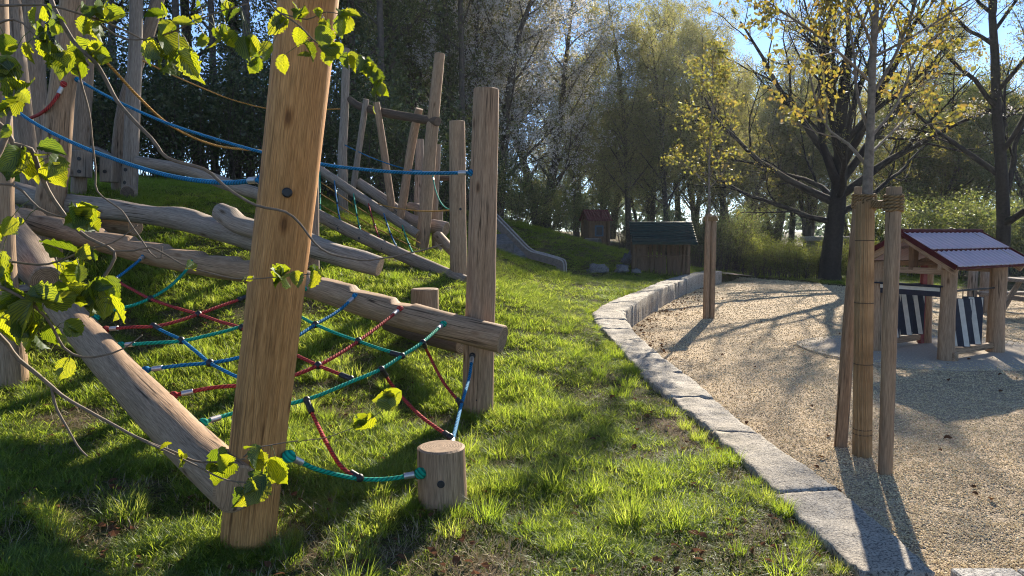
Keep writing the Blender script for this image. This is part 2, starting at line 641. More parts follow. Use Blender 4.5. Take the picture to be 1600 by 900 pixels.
M['ground'] = groundmat()
M['gravel'] = gravelmat()
M['grass'] = leafmat('grass_blade', [(.055, .095, .014), (.095, .155, .02), (.14, .16, .045)],
                     [(.24, .38, .03), (.46, .58, .045), (.62, .62, .15)], .57, .03, rnd='OBJ')
M['mat'] = leafmat('moss_clover', [(.05, .065, .014), (.075, .10, .018), (.11, .12, .035)], [(.14, .20, .02), (.26, .34, .04), (.36, .36, .08)], .4, .02, rnd='OBJ')
M['straw'] = leafmat('dry_straw', [(.20, .15, .09), (.34, .27, .16), (.44, .37, .24)], [(.2, .15, .08), (.3, .24, .13)], .25, .02, rnd='OBJ')
M['chip'] = leafmat('wood_chip', [(.28, .205, .115), (.60, .465, .265), (.88, .75, .48)], [(.1, .07, .04), (.1, .07, .04)], .03, 0, rnd='OBJ')
M['hazel'] = leafmat('hazel_leaf', [(.06, .10, .025), (.09, .14, .03)], [(.15, .22, .012), (.30, .36, .012), (.48, .50, .015), (.56, .54, .02), (.36, .42, .015)], .58, .025, veins=True)
M['twig'] = plain('hazel_twig', (.16, .115, .08), .7, 0, .3, 60, .002)
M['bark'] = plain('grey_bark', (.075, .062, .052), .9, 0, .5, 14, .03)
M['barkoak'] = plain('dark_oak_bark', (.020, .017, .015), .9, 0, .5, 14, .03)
M['barkyoung'] = plain('young_bark', (.17, .14, .11), .85, 0, .4, 30, .006)
M['lf_wood'] = leafmat('wood_leaf', [(.035, .050, .02), (.07, .085, .03), (.12, .12, .06)], [(.09, .12, .02), (.20, .24, .05), (.38, .38, .13)], .48, .035)
M['lf_ivy'] = leafmat('ivy_leaf', [(.028, .042, .014), (.05, .072, .022), (.08, .10, .035)], [(.07, .11, .018), (.18, .22, .045)], .32, .045)
M['lf_blos'] = leafmat('cherry_leaf', [(.05, .065, .03), (.08, .09, .04), (.10, .10, .05)], [(.24, .25, .07), (.38, .37, .12), (.44, .35, .16)], .5, .05)
M['blossom'] = leafmat('white_blossom', [(.55, .53, .50), (.70, .68, .66)], [(.55, .53, .5), (.65, .62, .6)], .45, 0)
M['lf_birch'] = leafmat('birch_leaf', [(.06, .075, .03), (.10, .11, .04), (.13, .12, .06)], [(.24, .26, .06), (.42, .41, .11), (.48, .40, .17)], .55, .05)
M['lf_yel'] = leafmat('yellow_green_leaf', [(.07, .085, .016), (.10, .11, .02), (.12, .10, .025)], [(.22, .24, .035), (.38, .36, .05), (.40, .29, .06)], .55, .06)
M['lf_yelnear'] = leafmat('young_maple_leaf', [(.07, .075, .016), (.10, .095, .02), (.11, .08, .025)], [(.20, .20, .025), (.38, .32, .035), (.36, .23, .04)], .52, .08)
M['lf_mid'] = leafmat('mid_green_leaf', [(.04, .06, .018), (.07, .09, .025), (.10, .11, .035)], [(.12, .17, .03), (.22, .26, .05), (.32, .32, .08)], .5, .06)
M['lf_hedge'] = leafmat('hedge_leaf', [(.05, .075, .014), (.08, .11, .02), (.11, .13, .03)], [(.20, .26, .03), (.34, .38, .05), (.42, .42, .08)], .5, .05)
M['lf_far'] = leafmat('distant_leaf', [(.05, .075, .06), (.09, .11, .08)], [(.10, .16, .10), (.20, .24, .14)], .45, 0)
M['litter'] = leafmat('dead_leaf', [(.09, .04, .025), (.15, .075, .04)], [(.1, .05, .02), (.15, .08, .03)], .2, 0)

# ------------------------------------------------------------------ terrain
def wall_ztop(y):
    return float(np.interp(y, [2.5, 3.4, 5, 7, 9, 11, 13, 24], [.045, .05, .09, .16, .25, .34, .385, .385]))


def on_wall(px, py):
    """pixel on the top face of the wall -> point"""
    z = .2
    for _ in range(12):
        p = G(px, py, z)
        z = wall_ztop(p.y)
    return p


WL = [on_wall(*p) for p in [(1345, 893), (1253, 812), (1173, 728), (1102, 662), (1022, 598), (991, 569), (964, 540), (936, 507), (927, 488), (940, 478), (967, 466), (998, 454), (1036, 438.5), (1069, 429), (1100, 422.5)]]
WR = [on_wall(*p) for p in [(1466, 893), (1347, 790), (1280, 741), (1171, 667), (1089, 598), (1056, 574), (1011, 536), (982, 507), (973, 489), (991, 474), (1018, 459), (1041, 448.5), (1060, 440), (1091, 429.5), (1128, 423)]]
WLa = np.array([(p.x, p.y) for p in WL])
WRa = np.array([(p.x, p.y) for p in WR])
WC = (WLa + WRa) / 2

ctrl = []
for p in WL:
    ctrl.append((p.x - .06, p.y, wall_ztop(p.y) - .05))


def cD(px, py, y):
    p = D(px, py, y)
    ctrl.append(tuple(p))


cD(390, 845, 3.68); cD(690, 785, 4.1); cD(746, 645, 5.9); cD(668, 520, 7.6); cD(716, 432, 9.6)
cD(20, 598, 6.0); cD(205, 305, 10.5); cD(125, 303, 10.3); cD(75, 410, 8.0); cD(660, 392, 12.0); cD(537, 333, 13.0)
cD(250, 284, 15.0); cD(400, 300, 15.0); cD(883, 431, 19.3); cD(800, 402, 17.5); cD(930, 387, 30.0); cD(780, 350, 23.0)
cD(860, 362, 27); cD(600, 330, 18); cD(60, 270, 15); cD(-150, 300, 11); cD(1030, 425, 21); cD(940, 425, 20); cD(900, 470, 13.2)
cD(480, 560, 6.6); cD(560, 420, 9.6)
ctrl += [(0, 1, -.02), (-1.5, 2.2, -.03), (1.5, 1, 0), (-3, 3.2, .05), (-6, 3.5, .5), (-10, 6, 1.4), (-14, 12, 2.8), (0, -4, 0), (-8, -4, .3), (-15, 20, 3.0), (-6, 24, 2.8),
         (-20, 40, 3.2), (0, 42, 1.9), (7, 36, .6), (10, 42, .5), (20, 40, .35), (40, 40, .3), (-30, 0, 2), (40, 20, .1), (8.2, 27, .03), (9.9, 22.5, .03), (14, 21, .03),
         (20, 20.5, .03), (12, 30, .15), (7.0, 23.5, .2), (20, 70, .6), (-10, 70, 2.5), (6, 30, .45), (40, 0, 0), (60, 60, .4), (-50, 60, 3)]
ctrl = np.array(ctrl)


def phi(r2):
    return .5 * r2 * np.log(r2 + 1e-9)


def tps_fit(c):
    n = len(c)
    X = c[:, :2]
    d2 = ((X[:, None] - X[None]) ** 2).sum(-1)
    K = phi(d2) + np.eye(n) * .15
    Pm = np.hstack([np.ones((n, 1)), X])
    A = np.zeros((n + 3, n + 3))
    A[:n, :n] = K; A[:n, n:] = Pm; A[n:, :n] = Pm.T
    return np.linalg.solve(A, np.concatenate([c[:, 2], np.zeros(3)]))


TW = tps_fit(ctrl)


def hz_arr(x, y):
    x = np.asarray(x, float).ravel(); y = np.asarray(y, float).ravel()
    xc, yc = np.clip(x, -45, 55), np.clip(y, -4, 70)
    z = np.empty(len(x))
    for s in range(0, len(x), 20000):
        e = s + 20000
        d2 = (xc[s:e, None] - ctrl[None, :, 0]) ** 2 + (yc[s:e, None] - ctrl[None, :, 1]) ** 2
        z[s:e] = phi(d2) @ TW[:-3] + TW[-3] + TW[-2] * xc[s:e] + TW[-1] * yc[s:e]
    # small unevenness of the turf
    z += .018 * np.sin(x * 3.1 + 1.3 * np.sin(y * 2.3)) * np.sin(y * 2.7 + np.sin(x * 1.9)) * np.clip((y - 1) / 3, 0, 1)
    return np.clip(z, -.3, 3.6)


def hz(x, y):
    return float(hz_arr([x], [y])[0])


GR = [tuple(p) for p in WC] + [(7.0, 23.6), (7.9, 25.6), (8.7, 23.8), (9.6, 21.4), (11.5, 20.3), (14, 19.4), (20, 18.6), (60, 18), (60, -20), (2.0, -20), (2.02, 3.0)]
GRa = np.array(GR)


def in_poly(x, y, poly):
    x = np.asarray(x, float); y = np.asarray(y, float)
    c = np.zeros(x.shape, bool)
    j = len(poly) - 1
    for i in range(len(poly)):
        xi, yi = poly[i]; xj, yj = poly[j]
        if yi != yj:
            c ^= ((yi > y) != (yj > y)) & (x < (xj - xi) * (y - yi) / (yj - yi) + xi)
        j = i
    return c


def axis(lo, hi, f0, f1, fine, grow):
    a = list(np.arange(f0, f1 + 1e-6, fine))
    s = fine; v = f1
    while v < hi:
        s *= grow; v += s; a.append(v)
    s = fine; v = f0; pre = []
    while v > lo:
        s *= grow; v -= s; pre.append(v)
    return np.array(pre[::-1] + a)


gx = axis(-700, 700, -8, 8.4, .13, 1.09)
gy = axis(-300, 900, 1.5, 26, .13, 1.09)
XX, YY = np.meshgrid(gx, gy)
ZZ = hz_arr(XX, YY).reshape(XX.shape)
ing = in_poly(XX, YY, GRa)
ZZ = np.where(ing, -.06, ZZ)
far = np.clip((np.hypot(XX, YY - 20) - 60) / 60, 0, 1)
ZZ = ZZ * (1 - far) + far * np.where(ing, -.06, .3)


def grid_mesh(name, X, Y, Z, m, kind):
    h, w = X.shape
    co = np.stack([X, Y, Z], -1).reshape(-1, 3)
    i = np.arange(h * w).reshape(h, w)
    q = np.stack([i[:-1, :-1], i[:-1, 1:], i[1:, 1:], i[1:, :-1]], -1).reshape(-1, 4)
    me = fastmesh(name, co, q)
    me.materials.append(m)
    me.polygons.foreach_set("use_smooth", np.ones(len(q), bool))
    o = link(name, me)
    tag(o, kind=kind)
    return o


def fastmesh(name, co, q):
    """numpy mesh of equal-sized faces"""
    me = bpy.data.meshes.new(name)
    k = q.shape[1]
    me.vertices.add(len(co))
    me.vertices.foreach_set("co", np.asarray(co, np.float32).ravel())
    me.loops.add(len(q) * k)
    me.loops.foreach_set("vertex_index", np.asarray(q, np.int32).ravel())
    me.polygons.add(len(q))
    me.polygons.foreach_set("loop_start", np.arange(0, len(q) * k, k, dtype=np.int32))
    me.update(calc_edges=True)
    return me


grid_mesh("ground", XX, YY, ZZ, M['ground'], "structure")

# gravel play area, one sheet
def gravel_z(x, y):
    x = np.asarray(x, float); y = np.asarray(y, float)
    a = np.sin(x * 5.3 + 2 * np.sin(y * 3.1)) * np.sin(y * 6.1 + 1.7 * np.sin(x * 4.2)) + .6 * np.sin(x * 11.7 + 2 * np.sin(y * 9)) * np.sin(y * 12.3 + x * 3) + .8 * np.sin(x * 1.7 + y * .9) * np.sin(y * 1.3)
    return a * .009


gi_ = in_poly(XX, YY, GRa)
cell = gi_[:-1, :-1] & gi_[:-1, 1:] & gi_[1:, 1:] & gi_[1:, :-1] & (np.abs(XX[:-1, :-1]) < 80) & (np.abs(YY[:-1, :-1]) < 80)
ii = np.arange(XX.size).reshape(XX.shape)
gq = np.stack([ii[:-1, :-1], ii[:-1, 1:], ii[1:, 1:], ii[1:, :-1]], -1)[cell]
used, inv_ = np.unique(gq, return_inverse=True)
gx_, gy_ = XX.ravel()[used], YY.ravel()[used]
gm = fastmesh("gravel", np.stack([gx_, gy_, gravel_z(gx_, gy_)], 1), inv_.reshape(-1, 4))
gm.polygons.foreach_set("use_smooth", np.ones(len(gm.polygons), bool))
gm.materials.append(M['gravel'])
tag(link("gravel", gm), kind="structure")

# path winding between the two far huts, draped over the slope
pp = [(3.0, 36), (3.9, 33), (4.6, 30), (4.6, 27), (5.4, 24.5), (6.6, 23.3), (7.4, 24)]
pv, pf = [], []
pts, _ = resample([Vector((x, y, 0)) for x, y in pp], [0] * len(pp), .4)
for i, p in enumerate(pts):
    t = (pts[min(i + 1, len(pts) - 1)] - pts[max(i - 1, 0)]).normalized()
    s = Vector((t.y, -t.x, 0))
    for k in (-.55, -.2, .2, .55):
        q = p + s * k
        pv.append((q.x, q.y, hz(q.x, q.y) + .03))
    if i:
        for k in range(3):
            pf.append((4 * i - 4 + k, 4 * i - 3 + k, 4 * i + 1 + k, 4 * i + k))
pm_ = MB(); pm_.add(pv, pf, None, 0, True)
tag(pm_.build("path", M['gravel']), kind="structure")

# ------------------------------------------------------------------ curved stone wall, block by block
rng = random.Random(4)
wall = thing("stone_wall", "low curved wall of pale rough stone blocks between the grass and the gravel", "wall", (WC[8][0], WC[8][1], 0))
L3 = [Vector((p.x, p.y, 0)) for p in WL]
R3 = [Vector((p.x, p.y, 0)) for p in WR]
ts = np.concatenate([[0], np.cumsum([(((L3[i + 1] + R3[i + 1]) - (L3[i] + R3[i])) / 2).length for i in range(len(L3) - 1)])])


def edge(poly, s):
    i = min(len(ts) - 2, int(np.searchsorted(ts, s, side='right') - 1))
    t = (s - ts[i]) / (ts[i + 1] - ts[i])
    return poly[i].lerp(poly[i + 1], t)


ends = [0.0]
for ln in [1.0, 1.15, 1.0, .95, .95, .8, .8, .75, .75, .7, .65, .6, .6, .7, .75, .8, .95, 1.0, 1.0, 1.1, 1.1, 1.1, 1.2, 1.2]:
    ends.append(ends[-1] + ln)
    if ends[-1] > ts[-1] - .5:
        break
ends[-1] = ts[-1]
for b in range(len(ends) - 1):
    s0, s1 = ends[b] + .005, ends[b + 1] - .005
    n = max(12, int((s1 - s0) / .035))
    dz, dl = rng.uniform(-.006, .006), rng.uniform(-.02, .02)
    nc = 13
    prof = []          # cross-section: from foot outside (left) up, over, down (right)
    vs, fs = [], []
    for i in range(n + 1):
        s = s0 + (s1 - s0) * i / n
        l_, r_ = edge(L3, s), edge(R3, s)
        zt = wall_ztop((l_.y + r_.y) / 2) + dz
        e = .008 if i in (0, n) else 0.0
        row = []
        for z in (-.12, zt * .5 - .02, zt - .022 - e * .4):
            row.append((l_ + (l_ - r_).normalized() * (dl + .012), z))
        for k in range(nc):
            f = .03 + .94 * k / (nc - 1)
            row.append((l_.lerp(r_, f), zt - e * .6))
        for z in (zt - .022 - e * .4, zt * .5, -.12):
            row.append((r_ + (r_ - l_).normalized() * (dl + .004), z))
        for p, z in row:
            q = Vector((p.x, p.y, z))
            a = mnoise.noise(q * 5.5 + Vector((b * 3.3, 0, 0))) * .016 + mnoise.noise(Vector((q.x * 14, q.y * 22, q.z * 14))) * .013
            side = 1 if z < zt - .02 else 0
            d = (l_ - r_).normalized()
            rgh = mnoise.noise(Vector((q.x * 7, q.y * 7, q.z * 1.2 + b))) * .022 * side
            vs.append(q + Vector((0, 0, a if z > 0 else 0)) + d * rgh)
    w = 6 + nc
    for i in range(n):
        for k in range(w - 1):
            fs.append((i * w + k, i * w + k + 1, (i + 1) * w + k + 1, (i + 1) * w + k))
    fs.append(tuple(range(w - 1, -1, -1)))
    fs.append(tuple(n * w + k for k in range(w)))
    mbk = MB(); mbk.add([v - wall.location for v in vs], fs, None, 0, True)
    o = mbk.build("stone_block", M['stone'], wall)
    bmk = bmesh.new(); bmk.from_mesh(o.data); bmesh.ops.recalc_face_normals(bmk, faces=bmk.faces[:]); bmk.to_mesh(o.data); bmk.free()

# edging of pale pavers across the end of the gravel
a = Vector((2.05, 3.31, 0))
edging = thing("paver_edging", "row of flat pale pavers edging the gravel beside the near end of the stone wall", "edging", a)
for k in range(12):
    mbk = MB()
    mbk.box((.12 + k * .305, -.10 - .004 * k, .0), (.29, .2, .09))
    mbk.build("paver", M['concrete'], edging)


# ------------------------------------------------------------------ play structures
def pathpx(lst):
    return [D(*p) for p in lst]


def logpart(parent, name, pts, rad, m, seed, wob=.05, sides=20, step=.07, topcut=None, bolts=(), ends='end', origin=None):
    o0 = parent.location if parent else Vector((0, 0, 0))
    mb = MB()
    mb.tube([Vector(p) - o0 for p in pts], rad, sides, step=step, capmi=1, wob=wob, seed=seed, topcut=topcut)
    o = mb.build(name, [M[m], M[ends]], parent)
    for b in bolts:                    # (point on axis, outward direction, radius of cap, distance from the axis)
        p, d, r, dist = b
        mk = MB()
        p = Vector(p) - o0
        d = Vector(d).normalized()
        mk.tube([p + d * (dist - .02), p + d * (dist + .003), p + d * (dist + .006)], [r, r, r * .8], 14)
        mk.build("bolt_cap", M['black'], o)
    return o


def surf(px, py, pts, rad):
    """where the sight line through a picture point meets a round log: (axis point, outward direction, radius)"""
    o = Vector((0, 0, CAMZ)); d = Vector(ray(px, py)).normalized()
    P, rr = resample([Vector(p) for p in pts], list(rad), .02)
    best = None
    for p, r in zip(P, rr):
        t = (p - o).dot(d)
        q = o + d * t
        dist = (q - p).length
        if best is None or dist < best[0]:
            best = (dist, p, r, t)
    dist, p, r, t = best
    hit = o + d * (t - math.sqrt(max(0, r * r - dist * dist)))
    n_ = (hit - p)
    return p, n_.normalized(), r * .985


def lerp_path(pts, t):
    P, _ = resample(pts, [0] * len(pts), .05)
    return P[int(t * (len(P) - 1))]


TOCAM = Vector((0, -1, 0))

# --- the near climbing frame
fp = G(390, 850, 0)
frame = thing("climbing_structure", "big wooden climbing frame with leaning orange larch post in front and notched balance beam", "climbing frame", fp)
post = [D(386, 905, 3.69), D(392, 800, 3.67), D(428, 480, 3.58), D(455, 250, 3.50), D(478, 30, 3.42), D(488, -60, 3.38)]
logpart(frame, "post", post, [.137, .136, .134, .133, .132, .131], 'fresh', 3, .025, 32, .05,
        bolts=[(D(452, 303, 3.5), (.22, -1, .0), .023, .128)])
pr = [D(746, 665, 5.9), D(748, 560, 5.9), D(754, 350, 5.9), D(760, 140, 5.9)]
logpart(frame, "post", pr, [.125, .122, .112, .100], 'tan', 5, .035, 24, .06,
        bolts=[(D(742, 620, 5.9), (.2, -1, 0), .012, .118)])
beam_px = [(-12, 325, 7.6), (60, 348, 7.35), (150, 373, 7.1), (250, 398, 6.85), (330, 414, 6.65), (400, 424, 6.45), (470, 440, 6.3), (560, 470, 6.05), (650, 497, 5.85), (785, 530, 5.62)]
beam = pathpx(beam_px)


def steps(s, L):
    f = (s / L * 14.0 + .35) % 1.0
    return .58 + .38 * f ** .7 if s < L * .86 else .97


b1 = logpart(frame, "balance_beam", beam, [.115, .115, .115, .113, .112, .112, .112, .113, .113, .108], 'tan', 7, .05, 28, .028, topcut=steps,
             bolts=[(D(745, 522, 5.69), (.1, -1, .1), .019, .104), (D(38, 344, 7.4), (.1, -1, 0), .018, .11)])
diag_px = [(90, 472, 5.95), (130, 518, 5.45), (200, 597, 4.74), (280, 678, 4.08), (335, 731, 3.64), (370, 764, 3.43)]
diag = pathpx(diag_px)
dn = Vector((-.5, -1, -.55))
dbolts = []
for bx, by, yy in [(138, 545, 5.33), (170, 582, 5.0), (211, 623, 4.68), (249, 667, 4.37), (291, 709, 4.1)]:
    p_, n_, r_ = surf(bx, by, diag, [.115, .12, .122, .122, .12, .116])
    dbolts.append((p_, n_, .021, r_ * 1.06))
logpart(frame, "support_log", diag, [.115, .12, .122, .122, .12, .116], 'tan', 11, .055, 26, .05, bolts=dbolts, ends='tan')

# --- the stumps
def stump(px_top, py_top, py_bot, y, r, label, m='tan', seed=1, bolt=None):
    base = D(px_top, py_bot, y)
    top = D(px_top, py_top, y)
    base.z = min(base.z, hz(base.x, base.y)) - .06
    t = thing("log_stump", label, "stump", base, 0, "log stumps in the grass")
    h = top.z - base.z
    mb = MB()
    mb.tube([(0.01, 0, 0), (0, 0, h * .5), (-.004, 0, h)], [r * 1.02, r, r * .985], 28, step=.05, capmi=1, wob=.035, seed=seed)
    o = mb.build("trunk_section", [M[m], M['end']], t)
    if bolt:
        mk = MB(); p = Vector((bolt[0], 0, h - bolt[1])); d = Vector((bolt[2], -1, 0)).normalized()
        mk.tube([p + d * (r - .02), p + d * (r + .004)], .021, 14)
        mk.build("bolt_cap", M['black'], o)
    return t


stump(691, 699, 786, 4.08, .137, "short round log stump standing in the foreground grass with a green rope fixed to it", 'tan', 31, (.0, .165, .05))
stump(665, 452, 530, 7.5, .142, "log stump in the grass half hidden behind the notched beam", 'tan', 32)

# --- the pole frame at the left: tall bent poles and two more balance beams
def ground_pt(px, py, y):
    p = D(px, py, y)
    p.z = min(p.z, hz(p.x, p.y) - .05) if p.z > hz(p.x, p.y) - .05 else p.z
    return p


pf = thing("pole_climber", "tall bent grey robinia poles with balance beams at the left edge behind the hazel leaves", "climbing frame", D(75, 410, 8.0))


def pole(px, m, seed, rad, parent=None, name="pole", **k):
    pts = pathpx(px)
    return logpart(parent or pf, name, pts, rad, m, seed, k.pop('wob', .06), 18, .09, **k)


pole([(22, 640, 5.95), (16, 560, 5.95), (6, 400, 6.0), (4, 250, 6.0), (-2, 80, 6.0), (-6, -120, 6.0)], 'tan', 41, [.13, .115, .085, .075, .075, .07])
pole([(52, 345, 8.6), (48, 280, 8.6), (36, 190, 8.6), (24, 80, 8.6), (14, -40, 8.6), (8, -160, 8.6)], 'grey', 42, [.10, .105, .11, .105, .10, .09])
pole([(62, 340, 9.4), (58, 250, 9.4), (54, 150, 9.4), (50, 40, 9.4), (46, -140, 9.4)], 'grey', 43, [.125, .125, .13, .14, .13])
pole([(72, 425, 7.95), (77, 330, 7.95), (88, 240, 7.9), (96, 150, 7.85), (108, 60, 7.8), (118, -60, 7.8), (122, -160, 7.8)], 'tan', 44, [.14, .145, .14, .125, .12, .115, .1])
b2 = pole([(-10, 296, 8.4), (50, 305, 8.25), (120, 322, 8.05), (220, 331, 7.75), (300, 346, 7.5), (400, 374, 7.2), (484, 402, 7.0)], 'greyblue', 45, [.12, .125, .125, .12, .12, .118, .105], name="balance_beam", topcut=lambda s, L: .8 + .22 * math.sin(s * 5.5 + 1.0 * math.sin(s * 2)))
pole([(343, 330, 7.15), (372, 346, 7.05), (420, 362, 6.98), (480, 382, 6.9), (540, 400, 6.85), (593, 417, 6.8)], 'greyblue', 46, [.085, .115, .112, .11, .11, .095], name="balance_beam",
     topcut=lambda s, L: (.98 if s < .22 else .35 + .5 * min(1, (s - .22) * 1.8)) if s < .62 else .86 + .16 * math.sin(s * 8.5))
pole([(120, 345, 8.3), (160, 350, 8.2), (212, 354, 8.05)], 'tan', 47, [.095, .098, .1], name="cross_log")
pole([(-5, 335, 7.0), (20, 372, 6.75), (45, 402, 6.5), (72, 438, 6.2)], 'grey', 48, [.15, .16, .17, .13], name="support_log")
pole([(20, 455, 6.4), (60, 451, 6.35), (100, 447, 6.3)], 'greyblue', 49, [.05, .05, .045], name="cross_log")
pole([(605, 505, 7.2), (650, 520, 6.95), (720, 540, 6.6)], 'dark', 50, [.07, .08, .075], name="cross_log", parent=pf)

# --- two poles with bolted shoes farther up the slope
gate = thing("pole_gate", "pair of crossing grey poles with bolted wooden shoes up the slope at the left", "climbing frame", ground_pt(205, 308, 10.5))
def shoe(px0, py0, px1, py1, y, bolts, m='greyblue', parent=gate):
    a, b = D((px0 + px1) / 2, py0, y), D((px0 + px1) / 2, py1, y)
    w = abs(px1 - px0) / FPX * y
    o0 = parent.location
    mb = MB(); mb.beam(a - o0, b - o0, w * .9, w, up=(0, 1, 0))
    o = mb.build("bolted_shoe", M[m], parent)
    for bx, by in bolts:
        p = D(bx, by, y - w * .5) - o0
        mk = MB(); mk.tube([p + Vector((0, .02, 0)), p + Vector((0, -.012, 0))], .026, 12)
        mk.build("bolt_cap", M['black'], o)


pole([(122, 318, 10.3), (124, 280, 10.3), (128, 200, 10.3), (134, 100, 10.3), (142, -20, 10.3), (148, -150, 10.3)], 'grey', 51, [.10, .10, .11, .105, .095, .09], gate)
shoe(108, 236, 138, 277, 10.15, [(124, 248), (124, 268)])
pole([(201, 318, 10.5), (203, 280, 10.5), (207, 180, 10.5), (212, 60, 10.5), (213, -130, 10.5)], 'greyblue', 52, [.105, .107, .10, .09, .085], gate, wob=.04,
     bolts=[(D(202, 266, 10.5), (0, -1, 0), .028, .1), (D(201, 286, 10.5), (0, -1, 0), .028, .1)])
pole([(186, 316, 10.8), (184, 270, 10.8), (190, 190, 10.8), (206, 125, 10.8), (232, 50, 10.8), (252, -20, 10.8), (275, -110, 10.8)], 'grey', 53, [.085, .09, .095, .09, .09, .085, .08], gate)
pole([(128, 236, 10.9), (150, 236, 10.8), (178, 250, 10.6)], 'greyblue', 54, [.07, .07, .06], gate, name="cross_log")
shoe(160, 246, 182, 285, 10.45, [(164, 268)])
mb = MB(); p = D(201, 302, 10.36) - gate.location
mb.tube([p + Vector((0, .05, .01)), p + Vector((0, -.03, 0))], .105, 16, capmi=1); mb.build("log_end", [M['grey'], M['enddark']], gate)

# --- the long ramp: beams, net and tall frame behind
ramp_ = thing("net_ramp", "sloping pair of ramp beams bolted to a flat-topped post behind the right-hand upright", "ramp", ground_pt(716, 432, 9.6))
logpart(ramp_, "post", pathpx([(717, 445, 9.6), (716, 380, 9.6), (715, 280, 9.6), (714, 190, 9.6)]), [.112, .11, .105, .10], 'tan', 61, .04, 20, .07,
        bolts=[(D(719, 327, 9.6), (.1, -1, 0), .018, .1)])
r2 = pathpx([(470, 322, 10.6), (520, 348, 10.4), (600, 386, 10.05), (680, 421, 9.7), (728, 441, 9.45)])
logpart(ramp_, "ramp_beam", r2, [.085] * 5, 'grey', 62, .05, 18, .08,
        bolts=[(D(x, y, d), (-.1, -1, .1), .019, .08) for x, y, d in [(531, 358, 10.35), (564, 373, 10.2), (600, 389, 10.05), (637, 404, 9.9), (675, 423, 9.72), (713, 439, 9.52)]])
r1 = pathpx([(440, 236, 12.4), (500, 266, 12.2), (560, 306, 12.05), (620, 345, 11.9), (652, 366, 11.8)])
logpart(ramp_, "ramp_beam", r1, [.072] * 5, 'greyblue', 63, .05, 16, .08)
logpart(ramp_, "ramp_beam", pathpx([(214, 252, 10.3), (300, 268, 10.2), (352, 287, 10.1), (408, 304, 10.0), (470, 322, 9.9)]), [.075, .08, .085, .085, .08], 'greyblue', 64, .06, 16, .08)
logpart(ramp_, "support_pole", pathpx([(487, 420, 7.4), (487, 340, 7.4), (488, 250, 7.4)]), [.08, .072, .062], 'grey', 65, .05, 16, .08)

tower = thing("climbing_tower", "far climbing frame of leaning poles under a bent crossbar on the slope", "climbing frame", ground_pt(660, 392, 12.0))
def tp(px, m, seed, rad, name="pole", **k):
    return pole(px, m, seed, rad, tower, name, **k)


tp([(537, 350, 13), (536, 300, 13), (535, 240, 13), (538, 180, 13), (541, 76, 13)], 'greyblue', 71, [.085, .085, .08, .072, .065])
tp([(546, 155, 13), (562, 166, 12.85), (600, 176, 12.6), (640, 183, 12.3), (684, 190, 11.9)], 'dark', 72, [.055, .065, .07, .07, .075], name="crossbar", ends='enddark')
tp([(550, 305, 12.9), (560, 240, 12.85), (572, 155, 12.7)], 'greyblue', 73, [.05, .052, .05])
tp([(613, 330, 12.6), (602, 250, 12.6), (588, 160, 12.5)], 'tan', 74, [.065, .06, .055])
tp([(624, 345, 12.3), (632, 300, 12.3), (640, 245, 12.3), (647, 205, 12.3), (655, 170, 12.2)], 'tan', 75, [.065, .07, .07, .072, .065])
tp([(654, 345, 13), (655, 280, 13), (656, 218, 13)], 'greyblue', 76, [.08, .08, .07])
tp([(657, 405, 12), (664, 340, 12), (673, 230, 12), (681, 140, 12), (687, 84, 12)], 'tan', 77, [.105, .105, .10, .09, .085])
tp([(678, 360, 13.2), (682, 290, 13.2), (685, 226, 13.2)], 'grey', 78, [.05, .048, .045])
tp([(560, 285, 13), (600, 312, 12.8), (640, 343, 12.5), (697, 358, 12.2)], 'greyblue', 79, [.08, .09, .11, .12], name="platform_log")
tp([(684, 368, 12), (706, 392, 11.6)], 'tan', 80, [.085, .08], name="platform_log")
tp([(674, 278, 13.4), (712, 279, 13.4)], 'dark', 81, [.05, .05], name="crossbar", ends='enddark')
tp([(683, 400, 12.6), (684, 330, 12.6)], 'grey', 82, [.09, .09], name="platform_log")
tp([(640, 322, 12.9), (655, 326, 12.7), (663, 345, 12.4)], 'greyblue', 83, [.07, .07, .06], name="platform_log")

# ------------------------------------------------------------------ ropes and nets
def rope(parent, pts, r, m, name="rope", sides=8, seed=0, step=.05):
    o0 = parent.location if parent else Vector((0, 0, 0))
    mb = MB()
    mb.tube([Vector(p) - o0 for p in pts], r, sides, step=step, wob=0)
    o = mb.build(name, M[m], parent)
    # lay the rope UV so that the twist is even
    return o


def blob(parent, p, r, m, name, sc=(1, 1, 1)):
    mb = MB(); mb.ball(Vector(p) - parent.location, r, 10, 6, sc)
    return mb.build(name, M[m], parent)


def sleeve(parent, a, b, r, m, name):
    mb = MB(); mb.tube([Vector(a) - parent.location, Vector(b) - parent.location], [r, r], 10)
    return mb.build(name, M[m], parent)


# plane of the net in 1/depth (linear in the picture for a plane in space), through beam and log
A_, b_ = [], []
for px, py, d in [(222, 405, 6.82), (300, 412, 6.6), (555, 464, 5.95), (626, 483, 5.8), (693, 506, 5.66), (165, 485, 5.45), (175, 508, 5.3), (195, 535, 5.1), (238, 568, 4.78), (284, 607, 4.5), (330, 647, 4.22)]:
    A_.append((1, px, py)); b_.append(1 / d)
NC = np.linalg.lstsq(np.array(A_, float), np.array(b_), rcond=None)[0]


def N(px, py, sag=0.0):
    d = 1 / (NC[0] + NC[1] * px + NC[2] * py)
    return D(px, py, d)


